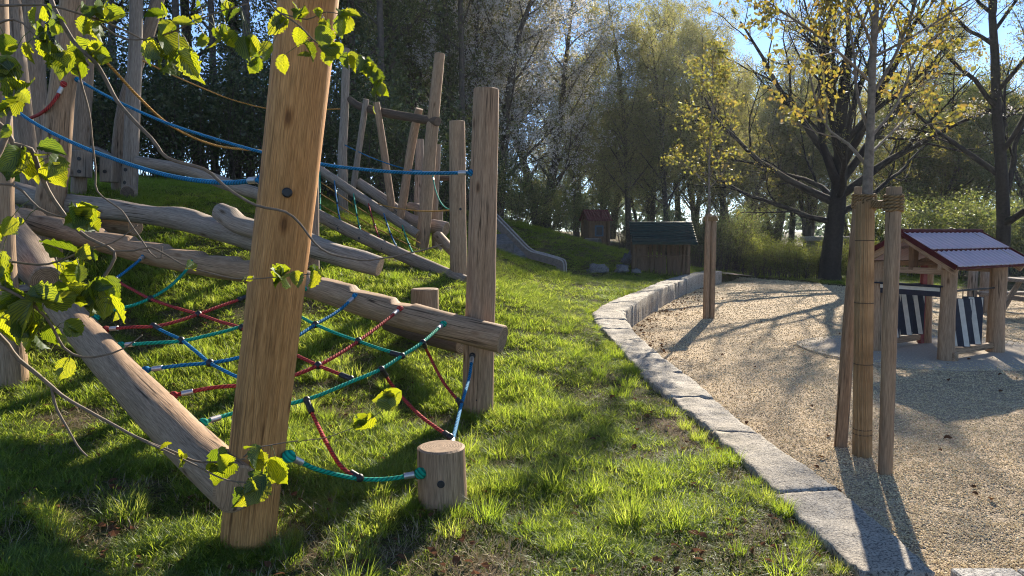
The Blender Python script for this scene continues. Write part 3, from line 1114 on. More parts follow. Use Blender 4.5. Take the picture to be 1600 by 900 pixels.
net = thing("climbing_net", "coloured rope climbing net of red, blue and green strands slung between log and notched beam", "rope net", N(450, 560))
RR = .0122
strands = [
    ('blue', [(226, 400), (204, 418), (180, 435), (150, 446), (120, 452)], 1, 0),
    ('red', [(184, 440), (208, 453), (235, 467), (272, 480), (310, 491), (345, 503), (376, 512), (420, 534), (455, 551), (497, 571), (522, 581), (546, 591)], 0, 0),
    ('teal', [(302, 408), (284, 430), (262, 450), (235, 466), (208, 477), (180, 484), (164, 485)], 1, 1),
    ('red', [(172, 508), (206, 511), (242, 510), (277, 502), (310, 491), (348, 477), (382, 465), (420, 448), (448, 434)], 1, 1),
    ('blue', [(242, 511), (262, 521), (283, 531), (306, 549), (328, 567), (352, 580), (371, 589), (400, 600), (430, 606)], 0, 0),
    ('teal', [(193, 534), (235, 536), (283, 533), (325, 524), (370, 512), (410, 493), (445, 470), (479, 450)], 1, 1),
    ('teal', [(462, 491), (493, 507), (526, 521), (560, 533), (594, 545), (628, 554)], 0, 0),
    ('blue', [(236, 568), (282, 571), (328, 567), (368, 560), (415, 546), (458, 529), (493, 507), (527, 487), (557, 461)], 1, 1),
    ('red', [(280, 606), (330, 606), (366, 603), (412, 598), (455, 588), (497, 571), (530, 553), (560, 533), (594, 508), (627, 481)], 1, 1),
    ('teal', [(326, 648), (364, 646), (405, 640), (448, 632), (495, 619), (545, 598), (595, 577), (628, 556), (660, 535), (694, 505)], 1, 1),
]
DR = [.115, .12, .122, .122, .12, .116]
BR = [.115, .115, .115, .113, .112, .112, .112, .113, .113, .108]


def seat(p, px, py):
    """pull a rope end onto the skin of the log it is fixed to"""
    best = None
    for pts_, rr0 in ((diag, DR), (beam, BR)):
        a, n_, r_ = surf(px, py, pts_, rr0)
        if best is None or (a - p).length < best[0]:
            best = ((a - p).length, a + n_ * (r_ * .97))
    return best[1] if best[0] < .6 else p


for k, (c, p2, f0, f1) in enumerate(strands):
    P = [N(*q) for q in p2]
    if f0: P[0] = seat(P[0], *p2[0])
    if f1: P[-1] = seat(P[-1], *p2[-1])
    rope(net, P, RR, c)
    for fl, i0, i1 in ((f0, 0, 1), (f1, -1, -2)):
        if fl:
            a, b = P[i0], P[i1]
            u = (b - a).normalized()
            sleeve(net, a + u * .06, a + u * .125, RR * 1.45, 'steel', "ferrule")
            blob(net, a + u * .015, RR * 2.1, c, "rope_loop", (1.2, 1, 1))
for x, y in [(235, 467), (310, 491), (378, 512), (283, 532), (328, 567), (493, 507), (560, 533), (497, 571)]:
    blob(net, N(x, y), .027, 'black', "rope_clamp", (1, 1, 1.05))


def tee(parent, a, u, r=.019, L=.09):
    a, u = Vector(a), Vector(u).normalized()
    blob(parent, a, .024, 'black', "rope_clamp")
    sleeve(parent, a, a + u * L, r, 'black', "clamp_sleeve")


tee(net, N(180, 436), N(208, 453) - N(184, 440))
tee(net, N(240, 509), N(283, 531) - N(242, 511))
tee(net, N(374, 468), N(382, 465) - N(340, 480))
tee(net, N(628, 556), N(594, 545) - N(628, 554))
tee(net, N(548, 592), N(522, 581) - N(546, 591))

low = pathpx([(449, 712, 3.60), (470, 722, 3.66), (500, 735, 3.75), (560, 748, 3.88), (610, 748, 3.95), (660, 739, 3.98)])
rope(net, low, RR * 1.05, 'teal')
for i0, i1 in ((0, 1), (-1, -2)):
    u = (low[i1] - low[i0]).normalized()
    sleeve(net, low[i0] + u * .045, low[i0] + u * .1, RR * 1.45, 'steel', "ferrule")
    blob(net, low[i0] + u * .01, RR * 2.3, 'teal', "rope_loop", (1.3, 1, 1.2))
bl = pathpx([(738, 556, 5.78), (733, 590, 5.5), (721, 632, 5.0), (713, 665, 4.6), (706, 692, 4.25)])
rope(net, bl, RR, 'blue')
u = (bl[1] - bl[0]).normalized()
sleeve(net, bl[0] + u * .03, bl[0] + u * .10, RR * 1.4, 'steel', "ferrule")
blob(net, bl[0], RR * 2.2, 'black', "rope_loop")
u = (bl[-2] - bl[-1]).normalized()
sleeve(net, bl[-1], bl[-1] + u * .06, RR * 1.4, 'steel', "ferrule")
for pts in ([N(661, 535), D(672, 558, 5.55), D(692, 596, 5.3), D(720, 631, 5.02)], [N(596, 577), D(616, 606, 5.05), D(655, 648, 4.6), D(703, 683, 4.3)],
            [N(479, 625), D(492, 655, 4.35), D(512, 695, 4.12), D(535, 731, 3.9), D(562, 747, 3.88)]):
    rope(net, pts, RR * .95, 'red')
    tee(net, pts[0], pts[1] - pts[0])
    tee(net, pts[-1], pts[-2] - pts[-1], L=.06)

# hand ropes
def handrope(pts, r, c, label, f0=True, f1=True, group="single hand ropes of the climbing frames"):
    t = thing("hand_rope", label, "rope", pts[len(pts) // 2], 0, group)
    rope(t, pts, r, c)
    for fl, i0, i1 in ((f0, 0, 1), (f1, -1, -2)):
        if fl:
            u = (pts[i1] - pts[i0]).normalized()
            sleeve(t, pts[i0] + u * .05, pts[i0] + u * .12, r * 1.4, 'steel', "ferrule")
            blob(t, pts[i0] + u * .01, r * 2.0, c, "rope_loop")
    return t


handrope(pathpx([(8, 158, 5.95), (35, 180, 5.75), (80, 207, 5.4), (150, 238, 4.95), (250, 271, 4.3), (340, 285, 3.85), (410, 281, 3.55)]), .0125, 'blue',
         "thick blue rope sagging from the left edge to the leaning orange post")
handrope(pathpx([(120, 124, 7.8), (175, 154, 7.6), (240, 184, 7.4), (300, 206, 7.2), (410, 238, 6.8), (500, 256, 6.5), (560, 264, 6.35), (640, 270, 6.1), (738, 270, 5.85)]), .0142, 'blue',
         "long blue rope passing behind the orange post to the right-hand upright")
handrope(pathpx([(118, 60, 7.8), (165, 96, 8.2), (213, 148, 8.6), (258, 190, 9), (300, 214, 9.4), (345, 229, 9.8), (400, 235, 10.2), (470, 240, 10.8)]), .015, 'orange',
         "sagging orange rope between the left poles and the ramp", False, False)
handrope(pathpx([(213, 90, 10.5), (260, 113, 11), (310, 135, 11.5), (370, 158, 12), (440, 172, 12.5), (537, 170, 13)]), .011, 'orange',
         "thin orange rope high against the dark wood left of the orange post", False, False)
handrope(pathpx([(100, 130, 7.75), (92, 146, 7.72), (80, 163, 7.7), (64, 177, 7.8), (44, 186, 8.4)]), .0175, 'red',
         "short red rope hanging from a black clamp on the left poles", True, False)
handrope(pathpx([(538, 226, 12.95), (560, 237, 12.8), (590, 250, 12.6), (634, 264, 12.3), (668, 268, 12.0)]), .009, 'blue',
         "thin pale blue rope strung between the poles of the far climbing frame", False, False)
handrope(pathpx([(676, 275, 11.95), (681, 298, 11.6), (688, 315, 11.2), (697, 325, 10.7), (712, 329, 9.7)]), .010, 'teal',
         "curved green rope hanging by the flat-topped post", True, False)
handrope(pathpx([(552, 300, 12.6), (590, 318, 12.0), (630, 327, 11.2), (670, 330, 10.5), (712, 328, 9.68)]), .010, 'orange',
         "thin orange rope running level to the flat-topped post behind the net", False, False)

# net on the ramp
cn = thing("cargo_net", "orange rope net with green, blue and red cross strands hanging on the far ramp beams", "rope net", D(570, 340, 11))
def onr(path, x):
    xs = []
    P, _ = resample(path, [0] * len(path), .1)
    best = min(P, key=lambda p: abs((p.x / (FW @ np.array([p.x, p.y, p.z - CAMZ]))) * FPX + 800 - x))
    return best


for t in (.02, .22, .45, .70, .93):
    pts = []
    for k in range(9):
        f = k / 8
        a = onr(r1, 496 + 155 * f)
        b = onr(r2, 497 + 180 * f)
        p = a.lerp(b, t); p.z -= .12 * math.sin(PI * f) * 0.3 + .06 * math.sin(PI * t)
        pts.append(p)
    rope(cn, pts, .0085, 'orange', step=.12)
for k, (xa, xb, c) in enumerate([(501, 503, 'teal'), (525, 533, 'blue'), (552, 568, 'teal'), (575, 598, 'red'), (600, 624, 'blue'), (625, 654, 'teal')]):
    a, b = onr(r1, xa), onr(r2, xb)
    pts = []
    for j in range(6):
        p = a.lerp(b, j / 5); p.z -= .07 * math.sin(PI * j / 5); p.y -= .02
        pts.append(p)
    rope(cn, pts, .011, c, step=.12)
    for j in (0, 1, 2, 3, 4):
        q = a.lerp(b, [.06, .24, .46, .70, .93][j]); q.z -= .06; q.y -= .025
        blob(cn, q, .02, 'black', "rope_clamp")

# ------------------------------------------------------------------ slide on the slope
M['slabgrey'] = plain('grey_rubber_slab', (.15, .14, .13), .9, 0, .3, 12, .004, .1)
M['railtop'] = plain('pale_rail_edge', (.34, .31, .28), .45, .3, .2, 20)  # paler bead along the top of the side rails
M['slidemetal'] = plain('slide_steel', (.15, .115, .09), .6, .0, .3, 20)
sl = thing("slide", "grey metal slide running down the grassy slope to a low bent outlet", "slide", ground_pt(880, 430, 19.3))


def railpts(px):
    return [D(*p) for p in px]


ra = railpts([(735, 300, 19.5), (778, 343, 19.35), (805, 371, 19.25), (826, 391, 19.2), (845, 397, 19.15), (872, 405, 19.1), (880, 411, 19.1), (881, 432, 19.1)])
rb = [p + Vector((.10, .55, .0)) for p in ra]
HW = .19
o0 = sl.location
for path, nm in ((ra, "side_rail"), (rb, "side_rail")):
    P, _ = resample(path, [0] * len(path), .08)
    vs, fs = [], []
    for i, p in enumerate(P):
        t = (P[min(i + 1, len(P) - 1)] - P[max(i - 1, 0)]).normalized()
        up = Vector((-t.z, 0, t.x)).normalized() if abs(t.x) > .02 or abs(t.z) > .02 else Vector((0, 0, 1))
        if up.z < -.2: up = -up
        q = p - o0
        w = HW if i < len(P) * .8 else HW
        for dy, dz in ((-.02, 0), (.02, 0), (.02, -w), (-.02, -w)):
            vs.append(q + Vector((0, dy, 0)) + up * dz)
        if i:
            b = 4 * i
            for k in range(4):
                fs.append((b - 4 + k, b - 4 + (k + 1) % 4, b + (k + 1) % 4, b + k))
    fs.append((0, 3, 2, 1)); n4 = len(vs); fs.append((n4 - 4, n4 - 3, n4 - 2, n4 - 1))
    mb = MB(); mb.add(vs, fs, None, 0, False)
    mb.tube([p - o0 for p in P], .024, 8, mi=1)
    mb.build(nm, [M['slidemetal'], M['railtop']], sl)
Pa, _ = resample(ra, [0] * len(ra), .08); Pb, _ = resample(rb, [0] * len(rb), .08)
vs, fs = [], []
nn = min(len(Pa), len(Pb))
for i in range(nn):
    d = Vector((0, 0, -.12)) if Pa[i].x < Pa[-1].x - .12 else Vector((-.1, 0, -.1))
    for q in (Pa[i] + d, Pb[i] + d, Pb[i] + d + Vector((0, 0, -.025)), Pa[i] + d + Vector((0, 0, -.025))):
        vs.append(q - o0)
    if i:
        b = 4 * i
        for k in range(4):
            fs.append((b - 4 + k, b - 4 + (k + 1) % 4, b + (k + 1) % 4, b + k))
mb = MB(); mb.add(vs, fs, None, 0, False); mb.build("chute", M['slidemetal'], sl)
# stepping slabs beside the slide
slab = thing("slab_ramp", "pale flat slabs laid on the slope beside the slide", "slab", D(795, 392, 18.6))
sd0 = [((738, 367), (789, 365), (803, 380), (762, 384)), ((763, 385), (804, 381), (822, 399), (794, 401))]
for q in sd0:
    top = [D(q[0][0], q[0][1], 18.9), D(q[1][0], q[1][1], 19.2), D(q[2][0], q[2][1], 18.7), D(q[3][0], q[3][1], 18.4)]
    vs = [p - slab.location for p in top] + [p - slab.location + Vector((0, .05, -.22)) for p in top]
    mb = MB(); mb.add(vs, [(0, 3, 2, 1), (4, 5, 6, 7), (0, 1, 5, 4), (1, 2, 6, 5), (2, 3, 7, 6), (3, 0, 4, 7)], None, 0, False)
    mb.build("slab", M['slabgrey'], slab)

# ------------------------------------------------------------------ the market stall play house
M['roofred'] = plain('glare_paled_red_metal', (.30, .13, .13), .48, .0, .30, 9, .002, 1.0)  # base paled to carry the glare; the paint beneath is dark red
M['roofred'].node_tree.nodes['Principled BSDF'].inputs['IOR'].default_value = 2.0
M['roofred'].node_tree.nodes['Principled BSDF'].inputs['Coat Weight'].default_value = 1.0
M['roofred'].node_tree.nodes['Principled BSDF'].inputs['Coat Roughness'].default_value = .46
M['roofred'].node_tree.nodes['Principled BSDF'].inputs['Coat IOR'].default_value = 2.3
M['roofedge'] = plain('dark_red_edge', (.065, .012, .014), .75, 0, .3, 9, .001, .1)
M['roofgreen'] = plain('dark_green_metal', (.010, .038, .042), .6, .0, .35, 9, .002, .25)
M['roofrust'] = plain('dull_red_tile', (.12, .03, .03), .6, 0, .3, 9, .004)
M['navy'] = plain('navy_paint', (.007, .012, .030), .5, 0, .35, 22)
M['white'] = plain('off_white_paint', (.58, .56, .50), .6, 0, .12, 22)
M['bluepaint'] = plain('blue_grey_paint', (.035, .075, .12), .55, 0, .3, 20)
M['reddust'] = plain('red_paint', (.20, .03, .03), .6, 0, .3, 20)


def sheet(a, b, c, d, waves, amp, th=.012, nx=None, along=True):
    """corrugated sheet between corners a-b (upper edge) and d-c (lower edge); ribs run from the upper to the lower edge"""
    a, b, c, d = map(Vector, (a, b, c, d))
    nrm = (b - a).cross(d - a).normalized()
    if nrm.z < 0: nrm.negate()
    nx = nx or waves * 6
    vs, fs = [], []
    ny = 6
    for lay in (0, 1):
        for j in range(ny + 1):
            for i in range(nx + 1):
                u, v = i / nx, j / ny
                ph = (u if along else v) * waves * 2 * PI
                p = a.lerp(b, u).lerp(d.lerp(c, u), v) + nrm * (math.sin(ph) * amp - lay * th)
                vs.append(p)
    w = nx + 1
    off = (ny + 1) * w
    for j in range(ny):
        for i in range(nx):
            q = (j * w + i, j * w + i + 1, (j + 1) * w + i + 1, (j + 1) * w + i)
            fs.append(q); fs.append(tuple(off + k for k in q[::-1]))
    for i in range(nx):
        for j in (0, ny):
            q = (j * w + i, j * w + i + 1, off + j * w + i + 1, off + j * w + i); fs.append(q)
    for j in range(ny):
        for i in (0, nx):
            q = (j * w + i, (j + 1) * w + i, off + (j + 1) * w + i, off + j * w + i); fs.append(q)
    return vs, fs


P1 = D(1477, 566, 8.93); P1.z = 0
st = thing("market_stall", "open wooden play stall with red corrugated roof and striped navy and white panels", "play house", P1, math.atan2(.64, 1.01))
SW, SD = 1.2, .92
for (x, y), r, sdd, hh in (((0, 0), .088, 91, 1.2), ((SW, 0), .1, 92, 1.2), ((0, SD), .095, 93, 1.2), ((SW, SD), .085, 94, 1.2)):
    mb = MB()
    mb.tube([(x + .02, y, -.05), (x + .01, y, .15), (x, y, .55), (x + .01, y, .9), (x, y, hh)], [r * 1.2, r * 1.1, r, r * .98, r], 18, step=.08, capmi=1, wob=.09, seed=sdd)
    mb.build("post", [M['tan'], M['end']], st)
RX0, RX1, RY, RZ, EZ = -.27, 1.66, SD / 2, 1.56, 1.17
for sgn in (-1, 1):
    ye = RY + sgn * (SD / 2 + .22)
    ym, zm = RY + sgn * (SD / 2 + .22) * .55, RZ - (RZ - EZ) * .55
    ym2, zm2 = RY + sgn * (SD / 2 + .22) * .50, RZ - (RZ - EZ) * .50
    v1, f1 = sheet((RX0, RY, RZ + .02), (RX1, RY, RZ + .02), (RX1, ym, zm + .035), (RX0, ym, zm + .035), 17, .011)
    mb = MB(); mb.add(v1, f1, None, 0, True); mb.build("roof_sheet", M['roofred'], st)
    v1, f1 = sheet((RX0, ym2, zm2 + .008), (RX1, ym2, zm2 + .008), (RX1, ye, EZ + .01), (RX0, ye, EZ + .01), 17, .011)
    mb = MB(); mb.add(v1, f1, None, 0, True); mb.build("roof_sheet", M['roofred'], st)
    for xg in (RX0 + .06, SW + .2):
        mb = MB(); mb.beam((xg, RY + sgn * .02, RZ - .045), (xg, ye - sgn * .02, EZ - .05), .035, .11); mb.build("rafter", M['tan'], st)
    for xg in (RX0 - .012, RX1 + .012):
        mb = MB(); mb.beam((xg, RY, RZ + .005), (xg, ye, EZ - .005), .018, .06); mb.build("verge_trim", M['roofedge'], st)
    mb = MB(); mb.beam((RX0 + .04, SD / 2 + sgn * SD / 2, 1.16), (RX1 - .06, SD / 2 + sgn * SD / 2, 1.16), .05, .07); mb.build("top_plate", M['tan'], st)
mb = MB(); mb.tube([(RX0 - .02, RY, RZ + .03), (RX1 + .02, RY, RZ + .03)], [.032, .032], 10, step=.2); mb.build("ridge_cap", M['roofedge'], st)
for sgn in (-1, 1):
    for f_, dz_ in ((.55, .012), (1.0, -.012)):
        ye = RY + sgn * (SD / 2 + .22) * f_; zz_ = RZ - (RZ - EZ) * f_ + dz_
        mb = MB(); mb.beam((RX0, ye + sgn * .008, zz_), (RX1, ye + sgn * .008, zz_), .012, .03); mb.build("sheet_edge", M['roofedge'], st)
for xg in (0.0, SW):
    mb = MB(); mb.beam((xg, -.02, 1.1), (xg, SD + .02, 1.1), .05, .08); mb.build("tie_beam", M['tan'], st)
    mb = MB(); mb.beam((xg + .03, SD / 2, 1.1), (xg + .03, SD / 2, RZ - .05), .07, .11, up=(1, 0, 0)); mb.build("king_post", M['brown'], st)
mb = MB(); mb.beam((.0, SD * .52, 1.18), (SW, SD * .52, 1.18), .06, .06); mb.build("purlin", M['brown'], st)
for y in (0, SD):
    mb = MB(); mb.beam((.04, y, .11), (SW - .05, y, .11), .075, .075); mb.build("foot_rail", M['tan'], st)
    mb = MB(); mb.tube([(.05, y, .86), (SW - .05, y, .86)], [.012, .012], 8, step=.3); mb.build("hanger_bar", M['black'], st)
mb = MB(); mb.box((.02, -.06, .07), (.1, .12, .12)); mb.build("foot_block", M['tan'], st)


def striped(w, h, t, n=3, slant=.5):
    """navy board with slanting white stripes as strips on both faces, clipped to the board"""
    mb = MB(); mb.box((0, 0, h / 2), (w, t, h), None, 0)
    for k in range(n):
        sw = w * .27
        x0 = -w * .5 + (k + .12) * (w * .62)
        lo, hi = x0, x0 - h * slant * .32
        for sy in (-1, 1):
            y = sy * (t / 2 + .003)
            poly = [(lo, .006), (lo + sw, .006), (hi + sw, h - .006), (hi, h - .006)]
            # clip against the board's width
            def clip(poly, xlim, s):
                out = []
                for i in range(len(poly)):
                    p, q = poly[i], poly[(i + 1) % len(poly)]
                    a, b = s * (p[0] - xlim) <= 0, s * (q[0] - xlim) <= 0
                    if a: out.append(p)
                    if a != b:
                        u = (xlim - p[0]) / (q[0] - p[0]); out.append((xlim, p[1] + u * (q[1] - p[1])))
                return out
            poly = clip(clip(poly, w / 2 - .006, 1), -w / 2 + .006, -1)
            if len(poly) < 3: continue
            vs = [(px, y, pz) for px, pz in poly]
            f = tuple(range(len(vs)))
            mb.add(vs, [f if sy < 0 else f[::-1]], None, 1, False)
    return mb


def hang(x, y, w, h, z, rz=0.0, tilt=0.0):
    o = striped(w, h, .022).build("striped_panel", [M['navy'], M['white']], st)
    o.location = (x, y, z); o.rotation_euler = (0, tilt, rz)
    mk = MB(); mk.tube([(0, 0, h), (0, 0, h + max(.06, .86 - z - h))], [.007, .007], 6)
    mk.build("hanger", M['black'], o)


hang(.34, 0.0, .21, .60, .16, -.92)
hang(.60, 0.0, .22, .60, .17, -1.05)
hang(.36, SD, .23, .62, .16, -1.0)
hang(.68, SD, .22, .60, .17, -.9)
hang(.98, SD, .20, .60, .16, -1.1)
cb = MB(); cb.box((0, 0, 0), (.05, SD - .1, .14)); cb.box((-.028, 0, .02), (.006, SD - .16, .045), None, 1); cb.box((-.03, 0, .062), (.11, SD - .06, .018), None, 0)
o = cb.build("counter", [M['navy'], M['white']], st); o.location = (-.02, SD / 2, .86)
o = MB().box((0, 0, .55), (.10, .05, 1.1)).build("red_board", M['reddust'], st); o.location = (SW - .1, SD - .02, 0.02)

# pale trodden apron of fine stone dust round the stall, a low slab proud of the gravel
ap = MB()
ang_ = [2 * PI * k / 40 for k in range(40)]
rim = [(5.62 + 1.75 * math.cos(a) * (1 + .05 * math.sin(3 * a + 1)), 9.75 + 1.45 * math.sin(a) * (1 + .06 * math.sin(2 * a))) for a in ang_]
ap.add([(x, y, .024) for x, y in rim] + [(x, y, -.05) for x, y in rim], [tuple(range(40))] + [(k, 40 + k, 40 + (k + 1) % 40, (k + 1) % 40) for k in range(40)], None, 0, False)
M['dust'] = plain('stone_dust', (.42, .36, .285), .95, 0, .22, 40, .006, .1)
tag(ap.build("pavement", M['dust']), kind="structure")

# ------------------------------------------------------------------ hut with the dark green roof
gh0 = D(1031, 425, 20.9); gh0.z = hz(gh0.x, gh0.y) - .03
gh = thing("play_hut", "low play hut of dark pickets with a ridged dark green roof near the wall", "play house", gh0, R(-7))
HWD, HD = 1.5, .85
rng = random.Random(9)
for x, y in ((-HWD / 2, -HD / 2), (HWD / 2 - .03, -HD / 2), (-HWD / 2, HD / 2), (HWD / 2 - .03, HD / 2)):
    mb = MB(); mb.tube([(x, y, -.15), (x, y, .95)], [.07, .062], 14, step=.15, wob=.05, seed=x * 3 + y); mb.build("post", M['hutwood'], gh)
for y, h0, gap in ((-HD / 2, .50, .2), (HD / 2, .90, .3)):
    x = -HWD / 2 + .1
    while x < HWD / 2 - .08:
        w = rng.uniform(.07, .11)
        mb = MB(); mb.box((x + w / 2, y + rng.uniform(-.008, .008), h0 / 2 - .02 + .01), (w, .022, h0 + rng.uniform(-.02, .02)))
        mb.build("picket", M['hutwood'], gh)
        x += w + rng.choice([.014, .022, .03, .045])
for x in (-HWD / 2 + .005,):
    y = -HD / 2 + .06
    while y < HD / 2 - .08:
        w = rng.uniform(.08, .11)
        mb = MB(); mb.box((x, y + w / 2, .44), (.022, w, .94)); mb.build("picket", M['hutwood'], gh)
        y += w + .012
mb = MB(); mb.box((.06, -HD / 2 - .06, .53), (HWD - .1, .16, .035)); mb.build("counter", M['hutwood'], gh)
mb = MB(); mb.box((-HWD / 2 + .2, -HD / 2 + .02, .46), (.26, .03, .92)); mb.build("corner_board", M['hutwood'], gh)
for sgn in (-1, 1):
    v1, f1 = sheet((-.88, 0, 1.47), (.85, 0, 1.47), (.97, sgn * .66, .83), (-.80, sgn * .66, .83), 8, .022, along=False)
    if True:
        vs, fs = [], []
        a, b, c, d = Vector((-.88, 0, 1.47)), Vector((.85, 0, 1.47)), Vector((.95, sgn * .66, .86)), Vector((-.80, sgn * .66, .86))
        nrm = Vector((0, sgn * .61, .66)).normalized()
        ny, nx = 54, 8
        for lay in (0, 1):
            for j in range(ny + 1):
                for i in range(nx + 1):
                    u, v = i / nx, j / ny
                    saw = ((v * 9) % 1.0)
                    vs.append(a.lerp(b, u).lerp(d.lerp(c, u), v) + nrm * ((saw ** .7) * .065 - lay * .03))
        w = nx + 1; off = (ny + 1) * w
        for j in range(ny):
            for i in range(nx):
                q = (j * w + i, j * w + i + 1, (j + 1) * w + i + 1, (j + 1) * w + i)
                fs.append(q); fs.append(tuple(off + k for k in q[::-1]))
        for j in range(ny):
            for i in (0, nx):
                fs.append((j * w + i, (j + 1) * w + i, off + (j + 1) * w + i, off + j * w + i))
        for i in range(nx):
            for j in (0, ny):
                fs.append((j * w + i, j * w + i + 1, off + j * w + i + 1, off + j * w + i))
        mb = MB(); mb.add(vs, fs, None, 0, False); mb.build("roof_sheet", M['roofgreen'], gh)
for xg in (-.8, .8):
    mb = MB(); mb.add([(xg - .01, -.5, .9), (xg - .01, .5, .9), (xg - .01, 0, 1.42), (xg + .01, -.5, .9), (xg + .01, .5, .9), (xg + .01, 0, 1.42)],
                      [(0, 2, 1), (3, 4, 5), (0, 1, 4, 3), (1, 2, 5, 4), (2, 0, 3, 5)], None, 0, False); mb.build("gable_board", M['hutwood'], gh)

# ------------------------------------------------------------------ far hut with the red roof
rh0 = D(930, 386, 30); rh0.z = hz(rh0.x, rh0.y) - .03
rh = thing("play_hut", "tall narrow play hut of brown planks with a dull red roof far up the path", "play house", rh0, R(14))
w, d, h = .80, .80, 1.15
for x in (-w / 2, w / 2):
    for y in (-d / 2, d / 2):
        mb = MB(); mb.tube([(x, y, -.2), (x, y, h)], [.075, .07], 12, step=.2, wob=.05, seed=x); mb.build("post", M['brown'], rh)
x = -w / 2 + .06
while x < w / 2 - .1:
    pw = rng.uniform(.1, .13)
    for y in (-d / 2, d / 2):
        mb = MB(); mb.box((x + pw / 2, y + rng.uniform(-.008, .008), h / 2), (pw, .022, h - .02)); mb.build("plank", M['brown'], rh)
        mb = MB(); mb.box((y * w / d + rng.uniform(-.008, .008), (x + pw / 2) * d / w, h / 2), (.022, pw, h - .02)); mb.build("plank", M['brown'], rh)
    x += pw + .012
wf = MB()
for c_, s_ in (((0, 0, .19), (.36, .03, .06)), ((0, 0, -.19), (.36, .03, .06)), ((-.15, 0, 0), (.06, .03, .32)), ((.15, 0, 0), (.06, .03, .32))):
    wf.box(c_, s_)
o = wf.build("window_frame", M['bluepaint'], rh); o.location = (.0, -d / 2 - .03, .70)
pn = MB(); pn.box((0, .008, 0), (.25, .012, .32)); pn.build("pane", M['black'], o)
for sgn in (-1, 1):
    v1, f1 = sheet((-.53, 0, 1.56), (.53, 0, 1.56), (.53, sgn * .56, 1.10), (-.53, sgn * .56, 1.10), 10, .015)
    mb = MB(); mb.add(v1, f1, None, 0, True); mb.build("roof_sheet", M['roofrust'], rh)
lp = D(926, 383, 28.6); lp.z = hz(lp.x, lp.y) + .14
lt = thing("log_tunnel", "short hollow log lying on the grass in front of the red roofed hut", "log", lp, R(-35))
mb = MB(); mb.tube([(-.3, 0, 0), (.3, 0, 0)], [.17, .17], 18, step=.1, wob=.06, seed=4, capmi=1); mb.build("log", [M['greyblue'], M['black']], lt)  # solid log; black end caps paint the shade inside the hollow

# boulders by the hut
for k, (px, py, y, r, sc, lab) in enumerate([(934, 419, 20.0, .30, (1.0, .7, .52), "rounded grey boulder farthest left of the dark green roofed hut"), (972, 421, 20.2, .27, (1.0, .7, .5), "pale sloping boulder between two others beside the dark green roofed hut"),
                                            (994, 424, 20.1, .13, (1, .8, .7), "smallest brownish boulder against the front corner of the green roofed hut"), (986, 410, 21.6, .36, (.8, .8, .75), "tallest boulder behind the left corner of the green roofed hut")]):
    p = D(px, py, y); p.z = hz(p.x, p.y) + r * sc[2] * .45
    mb = MB(); mb.ball((0, 0, 0), r, 22, 14, sc, 0, .55, k + 3)
    o = mb.build("boulder", M['boulder']); o.location = p; o.rotation_euler = (0, 0, k * 1.3)
    tag(o, lab, "boulder", "boulders by the play hut")

# ------------------------------------------------------------------ picnic table, posts and low concrete roof on the right
pt0 = D(1598, 497, 13.2); pt0.z = 0
pt = thing("picnic_table", "pale weathered log picnic table at the right edge behind the stall", "picnic table", pt0, R(8))
for z, y, w, nm in ((.72, 0, .7, "table_top"), (.42, -.62, .28, "seat"), (.42, .62, .28, "seat")):
    mb = MB(); mb.box((.55, y, z), (1.7, w, .06)); mb.build(nm, M['greyblue'], pt)
for x in (0.0, 1.1):
    for s in (-1, 1):
        mb = MB(); mb.tube([(x, s * .55, -.02), (x, s * .1, .7)], [.05, .045], 10, step=.1, wob=.1, seed=x + s); mb.build("leg", M['greyblue'], pt)
    mb = MB(); mb.beam((x, -.72, .37), (x, .72, .37), .05, .08); mb.build("cross_bar", M['greyblue'], pt)
for k, (px, py, pt_, y) in enumerate([(1517, 487, 424, 13.9), (1536, 482, 424, 14.3)]):
    b = D(px, py, y); b.z = -.03
    t_ = D(px, pt_, y)
    t = thing("wooden_post", "thin round wooden post behind the stall, " + ("nearer the stall's middle posts" if k == 0 else "nearer the picnic table"), "post", b, 0, "posts behind the stall")
    mb = MB(); mb.tube([(0, 0, 0), (0.01, 0, t_.z - b.z)], [.085, .08], 14, step=.1, wob=.05, seed=k + 60, capmi=1); mb.build("pole", [M['grey'], M['end']], t)
mb = MB(); 
cr = thing("concrete_shelter", "low grey concrete shelter with flat pale roof slab behind the hedge and dark oak", "shelter", (13.6, 29.5, .05))
mb = MB(); mb.box((0, 0, 1.22), (3.4, 2.2, .16)); mb.build("roof", M['concrete'], cr)
mb = MB(); mb.box((.75, 0, .56), (1.5, 1.7, 1.15)); mb.build("wall", M['boulder'], cr)
mb = MB(); mb.box((-1.4, 0, .56), (.3, 1.7, 1.15)); mb.build("wall", M['boulder'], cr)

